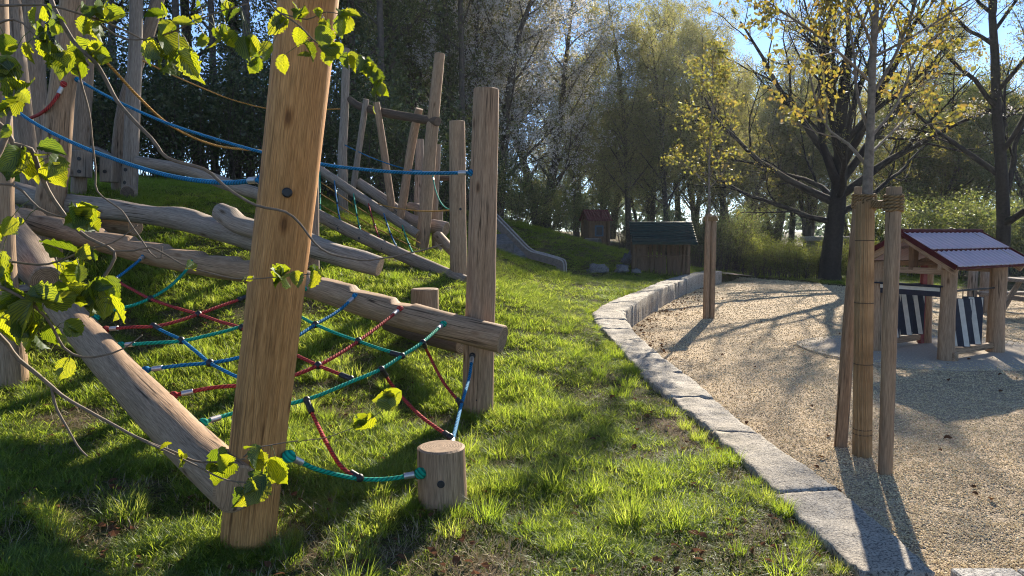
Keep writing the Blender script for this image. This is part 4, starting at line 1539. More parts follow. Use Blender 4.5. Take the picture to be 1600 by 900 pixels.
# ------------------------------------------------------------------ tree stakes and the reed-wrapped young tree
stk = thing("tree_stakes", "two leaning wooden stakes roped to the reed wrapped young tree between them", "tree stakes", G(1350, 715, 0))
sa = [G(1313, 697, -.0), D(1345, 293, 5.46)]
sb_ = [G(1383, 742, -.0), D(1397, 293, 4.80)]
sc_ = [G(1352, 697, -.0) + Vector((.04, .33, 0)), D(1362, 296, 5.6)]
for k, (a, b) in enumerate((sa, sb_)):
    a = a - Vector((0, 0, .05))
    mid = a.lerp(b, .5) + Vector((.006 * (k - 1), 0, 0))
    logpart(stk, "stake", [a, mid, b], [.046, .046, .045] if k != 1 else [.043, .046, .047], 'stake', 95 + k, .05, 18, .05)
ta, tb = sa[1] - Vector((0, 0, .1)), sb_[1] - Vector((0, 0, .1))
tm = D(1357, 300, 5.1); tm.z = ta.z - .02
o0 = stk.location
for k, (a, r) in enumerate(((ta, .052), (tb, .054), (tm, .045))):
    mb = MB()
    for q in range(5):
        zz = (q - 2) * .022
        ring = [a - o0 + Vector((math.cos(t) * r, math.sin(t) * r, zz + .004 * math.sin(3 * t + q))) for t in np.linspace(0, 2 * PI, 15)]
        mb.tube(ring, [.011] * 15, 6, cap=False)
    mb.build("rope_binding", M['coir'], stk)
for a, b in ((ta, tm), (tm, tb)):
    mb = MB()
    for q in range(4):
        off = Vector((0, .012 * (q % 2), (q - 1.5) * .018))
        mb.tube([a - o0 + off, (a + b) / 2 - o0 + off * .6 + Vector((0, 0, -.012)), b - o0 + off], [.011] * 3, 6, step=.05)
    mb.build("rope_binding", M['coir'], stk)


class Tree:
    """tapered limbs and leaf-sized faces of one tree, gathered in numpy"""

    def __init__(self, seed):
        self.r = np.random.default_rng(seed)
        self.bv, self.bf, self.n = [], [], 0
        self.tw = []                   # twig samples: position, direction

    def tube(self, P, rad, sides):
        n = len(P)
        T = np.gradient(P, axis=0); T /= np.linalg.norm(T, axis=1)[:, None] + 1e-9
        ref = np.array([.31, .95, .1]) if abs(T[0][1]) < .85 else np.array([1.0, 0, .1])
        N_ = np.cross(T, ref); N_ /= np.linalg.norm(N_, axis=1)[:, None] + 1e-9
        B = np.cross(T, N_)
        th = np.linspace(0, 2 * PI, sides, endpoint=False)
        V = P[:, None, :] + rad[:, None, None] * (N_[:, None, :] * np.cos(th)[None, :, None] + B[:, None, :] * np.sin(th)[None, :, None])
        i = np.arange(n * sides).reshape(n, sides)
        a, b = i[:-1], i[1:]
        q = np.stack([a, np.roll(a, -1, 1), np.roll(b, -1, 1), b], -1).reshape(-1, 4)
        self.bv.append(V.reshape(-1, 3)); self.bf.append(q + self.n); self.n += n * sides

    def path(self, p0, d, L, n, wander, trop):
        """a bent limb: wander = sideways jitter, trop = pull up (+) or down (-) along its length"""
        P = [np.array(p0, float)]
        d = np.array(d, float); d /= np.linalg.norm(d)
        st_ = L / n
        for k in range(n):
            d = d + self.r.normal(0, wander, 3) + np.array([0, 0, trop])
            d /= np.linalg.norm(d)
            P.append(P[-1] + d * st_)
        return np.array(P)

    def grow(self, P, r0, r1, level, spec, power=.8):
        """limb along P and its children; spec: one dict per level"""
        n = len(P)
        t = np.linspace(0, 1, n)
        rad = r0 + (r1 - r0) * t ** power
        s = spec[level]
        self.tube(P, rad, s.get('sides', 5))
        if s.get('twig'):
            self.tw.append(np.hstack([P[1:], np.gradient(P, axis=0)[1:]]))
        if level + 1 >= len(spec):
            return
        c = spec[level + 1]
        L0 = np.linalg.norm(np.diff(P, axis=0), axis=1).sum()
        m = max(1, int(round(c['n'] * self.r.uniform(.8, 1.2))))
        a, b = c.get('span', (.25, 1.0))
        ts_ = np.sort(a + (b - a) * (np.arange(m) + self.r.uniform(0, 1, m)) / m)
        az = self.r.uniform(0, 6.28)
        for k in range(m):
            u = ts_[k]
            f = u * (n - 1); i = min(n - 2, int(f))
            p = P[i] + (P[i + 1] - P[i]) * (f - i)
            tg = P[i + 1] - P[i]; tg = tg / (np.linalg.norm(tg) + 1e-9)
            az += 2.4 + self.r.uniform(-.5, .5)
            ref = np.array([0, 0, 1.0]) if abs(tg[2]) < .9 else np.array([1.0, 0, 0])
            x = np.cross(tg, ref); x /= np.linalg.norm(x); y = np.cross(tg, x)
            ang = R(c['ang']) * self.r.uniform(.75, 1.25)
            d = tg * math.cos(ang) + (x * math.cos(az) + y * math.sin(az)) * math.sin(ang)
            if 'flat' in c: d[2] *= c['flat']
            Lc = c['len'] * self.r.uniform(.7, 1.25) * (1 - c.get('top', .5) * (u - a) / (b - a + 1e-6))
            if not c.get('abs'): Lc *= L0
            rr = min(rad[i] * .75, c['r'] * self.r.uniform(.8, 1.2)) if 'r' in c else rad[i] * c.get('rf', .5)
            self.grow(self.path(p, d, Lc, c.get('seg', 5), c.get('wander', .12), c.get('trop', .03)), rr, rr * c.get('tip', .3), level + 1, spec)

    def wood_mesh(self, name, m):
        me = fastmesh(name, np.concatenate(self.bv), np.concatenate(self.bf))
        me.polygons.foreach_set("use_smooth", np.ones(len(me.polygons), bool))
        me.materials.append(m)
        return me

    def leaves(self, name, m, n, size, spread=.12, droop=.3, aspect=.6, pick=None, clump=1, tws=None):
        """n leaf faces near the twigs; each a small pointed quad, in clumps"""
        T = np.concatenate(self.tw) if tws is None else tws
        if pick is not None:
            T = T[pick(T)]
        r = self.r
        k = max(1, n // clump)
        i = np.repeat(r.integers(0, len(T), k), clump)
        n = len(i)
        c = np.repeat(r.normal(0, spread, (k, 3)), clump, 0)
        p = T[i, :3] + c + r.normal(0, size * .7 * (clump > 1), (n, 3))
        d = r.normal(0, 1, (n, 3)); d[:, 2] -= droop
        d /= np.linalg.norm(d, axis=1)[:, None]
        s = np.cross(d, r.normal(0, 1, (n, 3))); s /= np.linalg.norm(s, axis=1)[:, None] + 1e-9
        L = size * r.uniform(.6, 1.3, n)[:, None]
        W = L * aspect
        nr = np.cross(d, s)
        V = np.stack([p, p + d * L * .45 + s * W * .5 + nr * L * .08, p + d * L, p + d * L * .45 - s * W * .5 + nr * L * .08], 1).reshape(-1, 3)
        me = fastmesh(name, V, np.arange(n * 4).reshape(n, 4))
        me.materials.append(m)
        return me


def place_tree(kind, meshes, loc, rz, s, label, cat, group=None, trunk="trunk"):
    """meshes: (part name, mesh) pairs; the first is the trunk with its limbs"""
    t = thing(kind, label, cat, loc, rz, group)
    t.scale = (s, s, s) if not hasattr(s, '__len__') else s
    for nm, me in meshes:
        link(nm, me, t)
    return t


def gpos(px, y):
    x = (px - 800) / FPX * y
    return Vector((x, y, hz(x, y) - .05))


# --- young tree between the three stakes: written along the picture
tr = Tree(11)
base = G(1347, 716, 0) + Vector((0, .02, 0))
tk = [np.array(D(*q)) - np.array(base) for q in [(1347, 716, 5.16), (1350, 500, 5.14), (1355, 310, 5.1), (1360, 200, 5.05), (1364, 90, 5.0), (1371, -20, 4.95), (1380, -170, 4.9)]]
tkp, tkr = resample([Vector(p) for p in tk], [.042, .040, .035, .026, .022, .017, .010], .12)
tkp = np.array([tuple(p) for p in tkp])
tr.tube(tkp, np.array(tkr), 10)
spec = [dict(sides=6), dict(n=6, ang=38, len=.5, seg=5, wander=.08, trop=.06, r=.006, sides=4, span=(.3, 1), twig=True), dict(n=3, ang=40, len=.5, seg=3, wander=.1, r=.003, sides=3, span=(.3, 1), twig=True)]
for q, r0 in [([(1357, 262, 5.1), (1325, 225, 5.15), (1297, 205, 5.2), (1277, 165, 5.25), (1265, 115, 5.3)], .013), ([(1359, 210, 5.08), (1340, 150, 5.1), (1335, 90, 5.1), (1325, 20, 5.15), (1322, -60, 5.2)], .012),
              ([(1362, 150, 5.03), (1392, 100, 5.0), (1412, 55, 4.95), (1432, 0, 4.9), (1445, -70, 4.9)], .013), ([(1360, 215, 5.05), (1400, 165, 5.15), (1425, 105, 5.2), (1450, 65, 5.25), (1490, 40, 5.3)], .011),
              ([(1365, 80, 5), (1350, 40, 4.8), (1330, 0, 4.6), (1300, -40, 4.5)], .011), ([(1360, 240, 5.1), (1385, 215, 5.3), (1420, 180, 5.5), (1460, 120, 5.7)], .010),
              ([(1366, 60, 4.98), (1395, 10, 5.1), (1440, -40, 5.2), (1500, -80, 5.3)], .010), ([(1367, 40, 4.97), (1340, -20, 5.0), (1270, -60, 5.1)], .010),
              ([(1362, 130, 5.05), (1320, 90, 4.8), (1270, 50, 4.6), (1225, 20, 4.5), (1180, -10, 4.4)], .011), ([(1364, 90, 5.0), (1420, 60, 4.8), (1470, 30, 4.7), (1530, -10, 4.6)], .010)]:
    P, rr_ = resample([D(*z) - base for z in q], np.linspace(r0, r0 * .4, len(q)).tolist(), .1)
    tr.grow(np.array([tuple(p) for p in P]), r0, r0 * .4, 0, spec)
wm = tr.wood_mesh("trunk", M['barkyoung'])
T_ = np.concatenate(tr.tw)
lm = tr.leaves("crown", M['lf_yelnear'], 4200, .038, .03, .9, .62, clump=8, pick=lambda T: (T[:, 2] > 2.35) & (np.sin(T[:, 0] * 5.1) * np.sin(T[:, 1] * 4 + T[:, 2] * 4.4) > -.35))
yt = place_tree("young_tree", [("trunk", wm), ("crown", lm)], base, 0, 1, "reed wrapped young tree with tufts of yellow green leaves between two leaning stakes", "tree")
# reed mat round its trunk
mb = MB(); rng = random.Random(5)
for k in range(46):
    t = 2 * PI * k / 46
    rr_ = .056 + rng.uniform(-.003, .004)
    pts = []
    for j, zf in enumerate(np.linspace(0, 1, 7)):
        c = np.array(tkp[0]) * (1 - zf) + zf * (np.array(D(1352, 318, 5.1)) - np.array(base))
        pts.append(Vector(c) + Vector((math.cos(t) * rr_ * (1.02 - .1 * zf), math.sin(t) * rr_ * (1.02 - .1 * zf), (rng.uniform(-.01, .03) if j in (0, 6) else 0))))
    mb.tube(pts, [.0052 + rng.uniform(-.001, .001)] * 7, 5, cap=True)
rm_ = mb.build("reed_mat", wood('reed', (.20, .125, .06), (.56, .39, .21), .6, .7, (.22, .14, .07), .6), yt)
mb = MB()
for zf in (.1, .12, .38, .62, .86):
    c = Vector(np.array(tkp[0]) * (1 - zf) + zf * (np.array(D(1352, 318, 5.1)) - np.array(base)))
    mb.tube([c + Vector((math.cos(t) * .0625, math.sin(t) * .0625, 0)) for t in np.linspace(0, 2 * PI, 20)], [.003] * 20, 5, cap=False)
mb.build("binding_wire", M['dark'], yt)

# --- the far young tree with its paired stakes
b2_ = G(1107, 498, 0)
t2 = thing("tree_stakes", "pair of reddish brown stakes close together at the middle of the gravel edge", "tree stakes", b2_)
for k, (dx, dy) in enumerate(((-.055, -.03), (.055, .0))):
    mb = MB(); h = D(1107, 334, b2_.y).z
    mb.tube([(dx, dy, -.05), (dx * 1.0, dy, h - .03 * k)], [.055, .052], 14, step=.06, wob=.05, seed=k + 200, capmi=1); mb.build("stake", [M['stake'], M['end']], t2)
mb = MB()
for q in range(4):
    mb.tube([Vector((math.cos(t) * .125, math.sin(t) * .085, h - .12 + q * .02)) for t in np.linspace(0, 2 * PI, 20)], [.010] * 20, 6, cap=False)
mb.build("rope_binding", M['coir'], t2)
tr = Tree(12)
tk = [np.array([0.0, .10, -.03]), np.array([.0, .1, 1.9]), np.array([-.02, .1, 2.9]), np.array([.03, .12, 3.9]), np.array([.0, .1, 4.7])]
P, rr_ = resample([Vector(p) for p in tk], [.035, .032, .024, .015, .007], .2)
spec = [dict(sides=8), dict(n=15, ang=42, len=1.15, abs=True, seg=6, wander=.07, trop=.07, r=.011, sides=4, span=(.42, .98), top=.55, twig=True),
        dict(n=5, ang=40, len=.45, seg=4, wander=.1, r=.004, sides=3, span=(.25, 1), twig=True), dict(n=2, ang=40, len=.5, seg=3, r=.003, sides=3, twig=True)]
tr.grow(np.array([tuple(p) for p in P]), .035, .007, 0, spec)
place_tree("young_tree", [("trunk", tr.wood_mesh("trunk", M['barkyoung'])), ("crown", tr.leaves("crown", M['lf_yel'], 2200, .06, .05, .7, .65, clump=6))], b2_, 0, 1,
           "slender young tree with yellow green leaves rising from the paired stakes", "tree")

# ------------------------------------------------------------------ big trees
def limb_tree(seed, H, r0, spec, lean=(0, 0), trunk_seg=10, wander=.03, r1=.12, fork=None):
    t = Tree(seed)
    P = t.path((0, 0, -.1), (lean[0], lean[1], 1), H, trunk_seg, wander, .02)
    t.grow(P, r0, r0 * r1, 0, spec)
    return t


# oak: short thick dark trunk, wide crooked limbs, few young leaves
oak = Tree(21)
P = oak.path((0, 0, -.1), (.02, 0, 1), 7.6, 12, .05, .02)
spec_oak = [dict(sides=12), dict(n=5, ang=38, len=4.2, abs=True, seg=9, wander=.11, trop=.06, rf=.55, tip=.2, sides=8, span=(.55, .97), top=.3),
            dict(n=7, ang=36, len=.48, seg=7, wander=.12, trop=.045, rf=.55, tip=.25, sides=5, span=(.25, 1), top=.35),
            dict(n=6, ang=38, len=.45, seg=5, wander=.13, trop=.03, rf=.5, tip=.4, sides=4, span=(.2, 1), twig=True),
            dict(n=5, ang=42, len=.45, seg=3, wander=.14, r=.008, sides=3, span=(.2, 1), twig=True)]
oak.grow(P, .36, .09, 0, spec_oak)
# thick limbs forking from the short trunk and fanning out and upward: (height, bearing, rise, length, radius)
for (h_, az_, up_, L_, r_) in [(1.9, 3.05, .30, 4.6, .09), (2.1, .10, .38, 5.0, .10), (2.5, 2.85, .60, 5.6, .125), (2.7, -.25, .75, 5.8, .13), (3.0, 3.4, 1.0, 6.0, .13), (3.1, .35, 1.15, 6.2, .13),
                               (2.4, 1.6, .7, 4.8, .10), (2.6, -1.6, .8, 4.8, .10), (3.4, 2.5, 1.6, 6.2, .13), (3.6, -.6, 1.8, 6.2, .13), (3.9, 3.0, 2.6, 6.0, .12), (4.1, .2, 2.8, 5.8, .12), (4.4, 1.9, 2.2, 5.2, .10), (4.5, -1.3, 2.4, 5.2, .10)]:
    k_ = min(11, int((h_ + .1) / 7.6 * 12)); f_ = (h_ + .1) / 7.6 * 12 - k_
    p_ = P[k_] * (1 - f_) + P[k_ + 1] * f_
    oak.grow(oak.path(p_, (math.cos(az_), math.sin(az_), up_), L_, 12, .095, .035), r_ * 1.15, r_ * .22, 1, spec_oak)
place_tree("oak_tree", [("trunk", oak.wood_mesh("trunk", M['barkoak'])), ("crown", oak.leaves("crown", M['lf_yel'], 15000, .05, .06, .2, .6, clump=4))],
           gpos(1297, 23.2), 0.0, 1.0, "large dark oak with spreading crooked limbs and sparse young leaves behind the stakes", "tree")

rt = Tree(22)
P = rt.path((0, 0, -.1), (-.05, 0, 1), 11.5, 12, .05, .02)
spec_rt = [dict(sides=12), dict(n=16, ang=42, len=5.2, abs=True, seg=9, wander=.10, trop=.05, rf=.55, tip=.2, sides=8, span=(.16, .9), top=.5),
           dict(n=8, ang=40, len=.42, seg=6, wander=.13, trop=.03, rf=.5, tip=.25, sides=5, span=(.25, 1)),
           dict(n=9, ang=42, len=.45, seg=5, wander=.15, rf=.5, tip=.4, sides=4, span=(.15, 1), twig=True),
           dict(n=6, ang=45, len=.45, seg=3, wander=.15, r=.010, sides=3, span=(.2, 1), twig=True)]
rt.grow(P, .22, .05, 0, spec_rt)
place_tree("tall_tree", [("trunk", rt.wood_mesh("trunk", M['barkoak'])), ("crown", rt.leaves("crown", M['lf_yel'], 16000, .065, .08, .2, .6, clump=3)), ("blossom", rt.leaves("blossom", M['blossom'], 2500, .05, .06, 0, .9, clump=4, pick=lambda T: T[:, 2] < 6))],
           gpos(1562, 21.5), 1.0, 1.0, "tall dark tree with rising limbs and some white blossom above the picnic table", "tree")

# bushy trees: one or several stems, limbs, branches, twigs
def bushy(seed, H, r0, n1, leafn, leafs, m, bark='bark', ang=45, L=3.0, trop=.05, span0=.18, spread=.2, clump=1, n2=8, n3=5, extra=None, wander=.1, droop=.3, stems=1, splay=.22):
    t = Tree(seed)
    spec = [dict(sides=9), dict(n=n1, ang=ang, len=L, abs=True, seg=7, wander=wander, trop=trop, rf=.42, tip=.25, sides=6, span=(span0, .97), top=.5),
            dict(n=n2, ang=45, len=.45, seg=5, wander=wander * 1.2, trop=trop * .5, rf=.45, tip=.3, sides=4, span=(.15, 1), twig=True),
            dict(n=n3, ang=48, len=.55, seg=4, wander=.15, trop=trop * .4, r=.008, sides=3, span=(.1, 1), twig=True)]
    a0 = t.r.uniform(0, 6.28)
    for k in range(stems):
        a = a0 + k * 2 * PI / stems + t.r.uniform(-.4, .4)
        sp = splay * t.r.uniform(.6, 1.2) if stems > 1 else .04
        P = t.path((math.cos(a) * .12 * (stems > 1), math.sin(a) * .12 * (stems > 1), -.1), (math.cos(a) * sp, math.sin(a) * sp, 1), H * t.r.uniform(.85, 1.05), 12, .06, .03)
        t.grow(P, r0 * t.r.uniform(.8, 1.1), r0 * .12, 0, spec)
    ms = [("trunk", t.wood_mesh("trunk", M[bark])), ("crown", t.leaves("crown", M[m], leafn, leafs, spread, droop, .6, clump=clump))]
    if extra:
        ms.append(("blossom", t.leaves("blossom", M['blossom'], extra, .066, spread * .5, 0, .9, clump=5)))
    return t, ms


midA = bushy(31, 8.5, .17, 14, 40000, .095, 'lf_mid', L=3.0, spread=.16, clump=3, stems=3)[1]
midB = bushy(32, 8.0, .15, 14, 30000, .095, 'lf_birch', L=3.0, spread=.18, clump=3, stems=3)[1]
midC = bushy(33, 10.5, .20, 22, 38000, .09, 'lf_birch', L=3.2, spread=.16, ang=42, clump=3, stems=2, splay=.12)[1]
blosA = bushy(34, 13.0, .22, 24, 32000, .085, 'lf_blos', L=3.9, spread=.22, span0=.12, extra=40000, clump=3, stems=2, splay=.12)[1]
blosB = bushy(35, 11.5, .20, 18, 28000, .085, 'lf_blos', L=3.8, spread=.22, span0=.10, extra=46000, clump=3, stems=3, splay=.18)[1]
woodA = bushy(36, 14.5, .20, 34, 13000, .09, 'lf_wood', L=3.2, spread=.25, span0=.12, trop=.03, ang=55, clump=2)[1]
woodB = bushy(37, 13.5, .18, 32, 13000, .09, 'lf_wood', L=3.0, spread=.25, span0=.15, trop=.04, ang=50, clump=2)[1]
# birch with hanging twigs
bt = Tree(38)
P = bt.path((0, 0, -.1), (.03, 0, 1), 11.5, 14, .03, .02)
spec_b = [dict(sides=8), dict(n=38, ang=45, len=3.3, abs=True, seg=8, wander=.07, trop=.0, rf=.4, tip=.25, sides=5, span=(.2, .97), top=.5),
          dict(n=10, ang=50, len=.42, seg=6, wander=.06, trop=-.16, r=.010, tip=.4, sides=4, span=(.2, 1), twig=True),
          dict(n=6, ang=35, len=.75, seg=5, wander=.05, trop=-.28, r=.006, tip=.6, sides=3, span=(.1, 1), twig=True)]
bt.grow(P, .17, .03, 0, spec_b)
birch = [("trunk", bt.wood_mesh("trunk", M['bark'])), ("crown", bt.leaves("crown", M['lf_birch'], 46000, .066, .10, 1.0, .55, clump=3))]
# ivy-clad slim trunks of the dark wood: leaves hug the trunk down to the ground
iv = Tree(39)
P = iv.path((0, 0, -.1), (.02, 0, 1), 13.0, 14, .03, .02)
iv.grow(P, .16, .04, 0, [dict(sides=8), dict(n=18, ang=50, len=2.2, abs=True, seg=6, wander=.12, trop=.04, rf=.4, sides=5, span=(.25, .97), top=.4), dict(n=6, ang=45, len=.45, seg=4, r=.01, sides=3, twig=True)])
q = iv.r.integers(0, 13, 4000); pi_ = P[q] + (P[q + 1] - P[q]) * iv.r.uniform(0, 1, (4000, 1))
th_ = iv.r.uniform(0, 6.28, 4000)
tws = np.hstack([pi_ + np.stack([np.cos(th_) * .2, np.sin(th_) * .2, np.zeros(4000)], 1), np.zeros((4000, 3))])
tws = tws[tws[:, 2] < 8]
ivy = [("trunk", iv.wood_mesh("trunk", M['bark'])), ("ivy", iv.leaves("ivy", M['lf_ivy'], 5000, .09, .10, .6, .8, tws=tws)), ("crown", iv.leaves("crown", M['lf_wood'], 5500, .085, .2, .3, .6, clump=2))]

sl_ = Tree(40)
P = sl_.path((0, 0, -.1), (.03, .01, 1), 13.5, 16, .025, .02)
sl_.grow(P, .10, .03, 0, [dict(sides=8), dict(n=16, ang=42, len=2.0, abs=True, seg=6, wander=.12, trop=.05, rf=.4, sides=5, span=(.3, .97), top=.4), dict(n=7, ang=45, len=.45, seg=4, r=.009, sides=3, twig=True), dict(n=3, ang=45, len=.5, seg=3, r=.005, sides=3, twig=True)])
slim = [("trunk", sl_.wood_mesh("trunk", M['bark'])), ("crown", sl_.leaves("crown", M['lf_wood'], 5000, .08, .15, .3, .6, clump=3))]
rng = random.Random(77)
def setrow(kind, cat, group, lst):
    for meshes, px, y, s, label in lst:
        place_tree(kind, meshes, gpos(px, y), rng.uniform(0, 6.28), s * rng.uniform(.94, 1.06), label, cat, group)


setrow("woodland_tree", "tree", "dark woodland trees on the slope", [
    (ivy, -90, 19, 1.0, "ivy clad woodland tree beyond the left edge poles"),
    (woodA, 20, 21, 1.0, "woodland tree behind the leftmost leaning poles"),
    (ivy, 95, 18, 1.0, "ivy clad woodland tree behind the widest bent pole"),
    (woodB, 165, 20, 1.0, "woodland tree between the bent poles and the crossing poles"),
    (ivy, 262, 18.5, 1.05, "ivy clad woodland tree just right of the crossing poles"),
    (woodA, 318, 22, 1.0, "woodland tree midway between the crossing poles and the orange post"),
    (ivy, 372, 19.5, 1.0, "ivy clad woodland tree next to the left side of the orange post"),
    (woodB, 452, 21, 1.0, "woodland tree directly behind the leaning orange post"),
    (ivy, 556, 19, 1.0, "ivy clad woodland tree behind the left pole of the far climbing frame"),
    (woodA, 505, 25, 1.05, "woodland tree in the gap between orange post and far climbing frame"),
    (ivy, 614, 21, 1.1, "dark ivy clad trunk behind the crossbar of the far climbing frame"),
    (woodB, 640, 25, 1.05, "woodland tree behind the tallest pole of the far climbing frame"),
    (ivy, 705, 23, 1.0, "ivy clad woodland tree left of the right-hand upright"),
    (slim, 185, 17.5, 1.0, "slim bare trunk rising beside the crossing poles"), (slim, 285, 17.2, 1.05, "slim bare trunk in front of the dark wood right of the crossing poles"), (slim, 340, 18.2, .95, "slim bare trunk midway between the crossing poles and the orange post"),
    (slim, 395, 17.6, 1.1, "slim bare trunk close to the left edge of the orange post"), (slim, 520, 18.2, 1.0, "slim bare trunk close to the right edge of the orange post"), (slim, 596, 18.6, 1.05, "slim bare trunk behind the leaning rails of the far climbing frame"),
    (slim, 720, 22, 1.1, "slim bare trunk between the flat-topped post and the right-hand upright"),
    (woodB, 575, 31, 1.1, "tall woodland tree deep in the wood behind the far climbing frame"),
])
setrow("blossom_tree", "tree", "blossoming trees above the slide", [
    (blosA, 690, 27, 1.0, "white blossoming tree behind the tallest pole of the far frame"),
    (blosB, 775, 25.5, .95, "white blossoming tree above the top of the slide"),
    (blosA, 845, 31, 1.0, "white blossoming tree right of the right-hand upright"),
    (blosB, 740, 33, 1.05, "white blossoming tree at the back between two others above the slide"),
    (blosA, 640, 34, 1.05, "white blossoming tree at the back behind the woodland trunks"),
])
setrow("birch_tree", "tree", "drooping birches behind the green roofed hut", [
    (birch, 985, 33, 1.0, "drooping birch above the gap between the two play huts"),
    (birch, 1045, 31, .84, "drooping birch right behind the dark green roof"),
    (birch, 1085, 38, .95, "drooping birch behind the far young tree"),
    (birch, 1120, 36, .80, "drooping birch just right of the far young tree"),
    (birch, 1132, 44, 1.25, "tall drooping birch left of the oak in the back row"),
    (birch, 1062, 47, 1.3, "tallest drooping birch in the back row behind the far young tree"),
    (birch, 1235, 49, 1.2, "tall drooping birch in the back row behind the oak's left limbs"),
    (birch, 1425, 50, 1.25, "tall drooping birch in the back row right of the right stake"),
    (birch, 1015, 40, 1.1, "drooping birch at the back between the two huts"),
    (birch, 940, 42, .95, "drooping birch beyond the red roofed hut"),
])
setrow("broadleaf_tree", "tree", "trees beyond the playground", [
    (midC, 900, 40, 1.0, "slender tree beyond the red roofed hut"),
    (midA, 955, 46, 1.0, "round tree far behind the path between the huts"),
    (midB, 1010, 44, .95, "yellow green tree showing behind the ridge of the green roof"),
    (midC, 1150, 46, 1.1, "slender tree left of the oak beyond the hedge"),
    (midA, 1210, 52, 1.35, "round tree beyond the concrete shelter left of the oak trunk"),
    (midB, 1260, 46, 1.15, "low yellow green tree close behind the oak trunk"),
    (midB, 1385, 42, 1.15, "yellow green tree behind the top of the stakes"),
    (midA, 1440, 38, 1.1, "round tree behind the stall roof's left end"),
    (midB, 1495, 38, 1.0, "yellow green tree behind the ridge of the stall"),
    (midC, 1545, 45, 1.0, "slender tree behind the tall tree at the right edge"),
    (midA, 1620, 33, .95, "round tree at the right edge beyond the picnic table"),
    (midC, 1330, 55, 1.35, "slender tree far beyond the oak on its right side"),
    (midA, 1090, 56, 1.3, "round tree far beyond the far young tree"),
    (midC, 1265, 62, 1.4, "slender tree far beyond the oak on its left side"),
    (midA, 1475, 52, 1.35, "round tree far beyond the stall"),
    (midB, 1180, 60, 1.4, "yellow green tree far beyond the low bright shrubs"),
    (midB, 860, 52, 1.0, "yellow green tree far beyond the hill left of the red hut"),
])

# shrubs
def shrub_mesh(seed, h, w, nstem, leafn, leafs, m, spread=.1, bark='bark', upright=.8, clump=1):
    t = Tree(seed)
    spec = [dict(sides=4, twig=False), dict(n=7, ang=35, len=.45, seg=4, wander=.1, trop=.03, r=.006, sides=3, span=(.15, 1), twig=True), dict(n=3, ang=40, len=.5, seg=3, r=.003, sides=3, twig=True)]
    for k in range(nstem):
        a = t.r.uniform(0, 6.28); rr = w * .5 * math.sqrt(t.r.uniform(0, 1))
        P = t.path((math.cos(a) * rr, math.sin(a) * rr, -.05), (math.cos(a) * (1 - upright), math.sin(a) * (1 - upright), 1), h * t.r.uniform(.6, 1.05), 6, .07, .02)
        t.grow(P, .014, .004, 0, spec)
    return [("stems", t.wood_mesh("stems", M[bark])), ("foliage", t.leaves("foliage", M[m], leafn, leafs, spread, .2, .6, clump=clump))]


hedge = shrub_mesh(51, 1.5, 1.3, 34, 9000, .045, 'lf_hedge', .06)
reedy = shrub_mesh(52, 2.0, 1.1, 46, 7000, .045, 'lf_mid', .05, upright=.95)
darkb = shrub_mesh(53, 3.2, 2.6, 30, 8500, .085, 'lf_ivy', .2, upright=.7)
litb = shrub_mesh(54, 2.2, 2.0, 26, 9000, .07, 'lf_mid', .14, upright=.7)


def shrubs(kind, group, lst):
    for meshes, px, y, s, label in lst:
        t = thing(kind, label, "shrub", gpos(px, y), rng.uniform(0, 6.28), group)
        s *= rng.uniform(.88, 1.06)
        t.scale = (s, s, s * rng.uniform(.8, 1.08))
        for nm, me in meshes:
            link(nm, me, t)


shrubs("hedge_shrub", "low bright shrubs along the gravel edge", [
    (hedge, 1196, 25.2, 1.0, "bright low shrub left of the concrete slab roof"), (hedge, 1222, 24.6, 1.0, "bright low shrub in front of the slab roof's left end"),
    (hedge, 1250, 24.3, 1.02, "bright low shrub in front of the slab roof's middle"), (hedge, 1276, 24.6, .95, "bright low shrub touching the left of the oak trunk"),
    (hedge, 1318, 24.8, .95, "bright low shrub between the oak trunk and the left stake"), (hedge, 1160, 26.4, 1.05, "bright low shrub at the left end of the low row"),
    (hedge, 1345, 23.4, .9, "bright low shrub behind the reed wrapped trunk")])
shrubs("tall_shrub", "tall wispy shrubs at the end of the wall", [
    (reedy, 1088, 25.8, 1.0, "tall wispy shrub right behind the green roofed hut"), (reedy, 1112, 25.2, 1.0, "tall wispy shrub directly behind the paired stakes"), (reedy, 1136, 25.9, 1.02, "tall wispy shrub just right of the paired stakes"),
    (reedy, 1160, 27.6, 1.1, "tall wispy shrub rising behind the left end of the low row"), (reedy, 1190, 28.2, 1.1, "tall wispy shrub behind the low row left of the slab roof"), (reedy, 1068, 27.4, 1.1, "tall wispy shrub showing over the right eave of the green roof"),
    (reedy, 985, 33.5, 1.0, "wispy shrub beside the path left of the green roof")])
shrubs("dark_shrub", "dark evergreen shrubs at the foot of the wood", [
    (darkb, -60, 15.5, 1.0, "dark shrub at the foot of the wood beyond the left edge"), (darkb, 60, 16, 1.0, "dark shrub at the foot of the wood behind the leftmost poles"), (darkb, 150, 16.2, 1.0, "dark shrub at the foot of the wood behind the widest bent pole"),
    (darkb, 240, 16.4, 1.0, "dark shrub at the foot of the wood right of the crossing poles"), (darkb, 325, 16.6, 1.0, "dark shrub at the foot of the wood midway to the orange post"), (darkb, 400, 16.8, 1.0, "dark shrub at the foot of the wood left of the orange post"),
    (darkb, 500, 16.8, 1.0, "dark shrub at the foot of the wood right of the orange post"), (darkb, 585, 16.9, 1.0, "dark shrub behind the leaning rails of the far climbing frame"), (darkb, 660, 19.5, 1.0, "dark shrub behind the tallest pole of the far climbing frame"),
    (darkb, 430, 20.5, 1.25, "tall dark shrub in the second row behind the orange post"), (darkb, 110, 20, 1.25, "tall dark shrub in the second row at the far left"),
    (darkb, 555, 21, 1.2, "tall dark shrub in the second row behind the far climbing frame")])
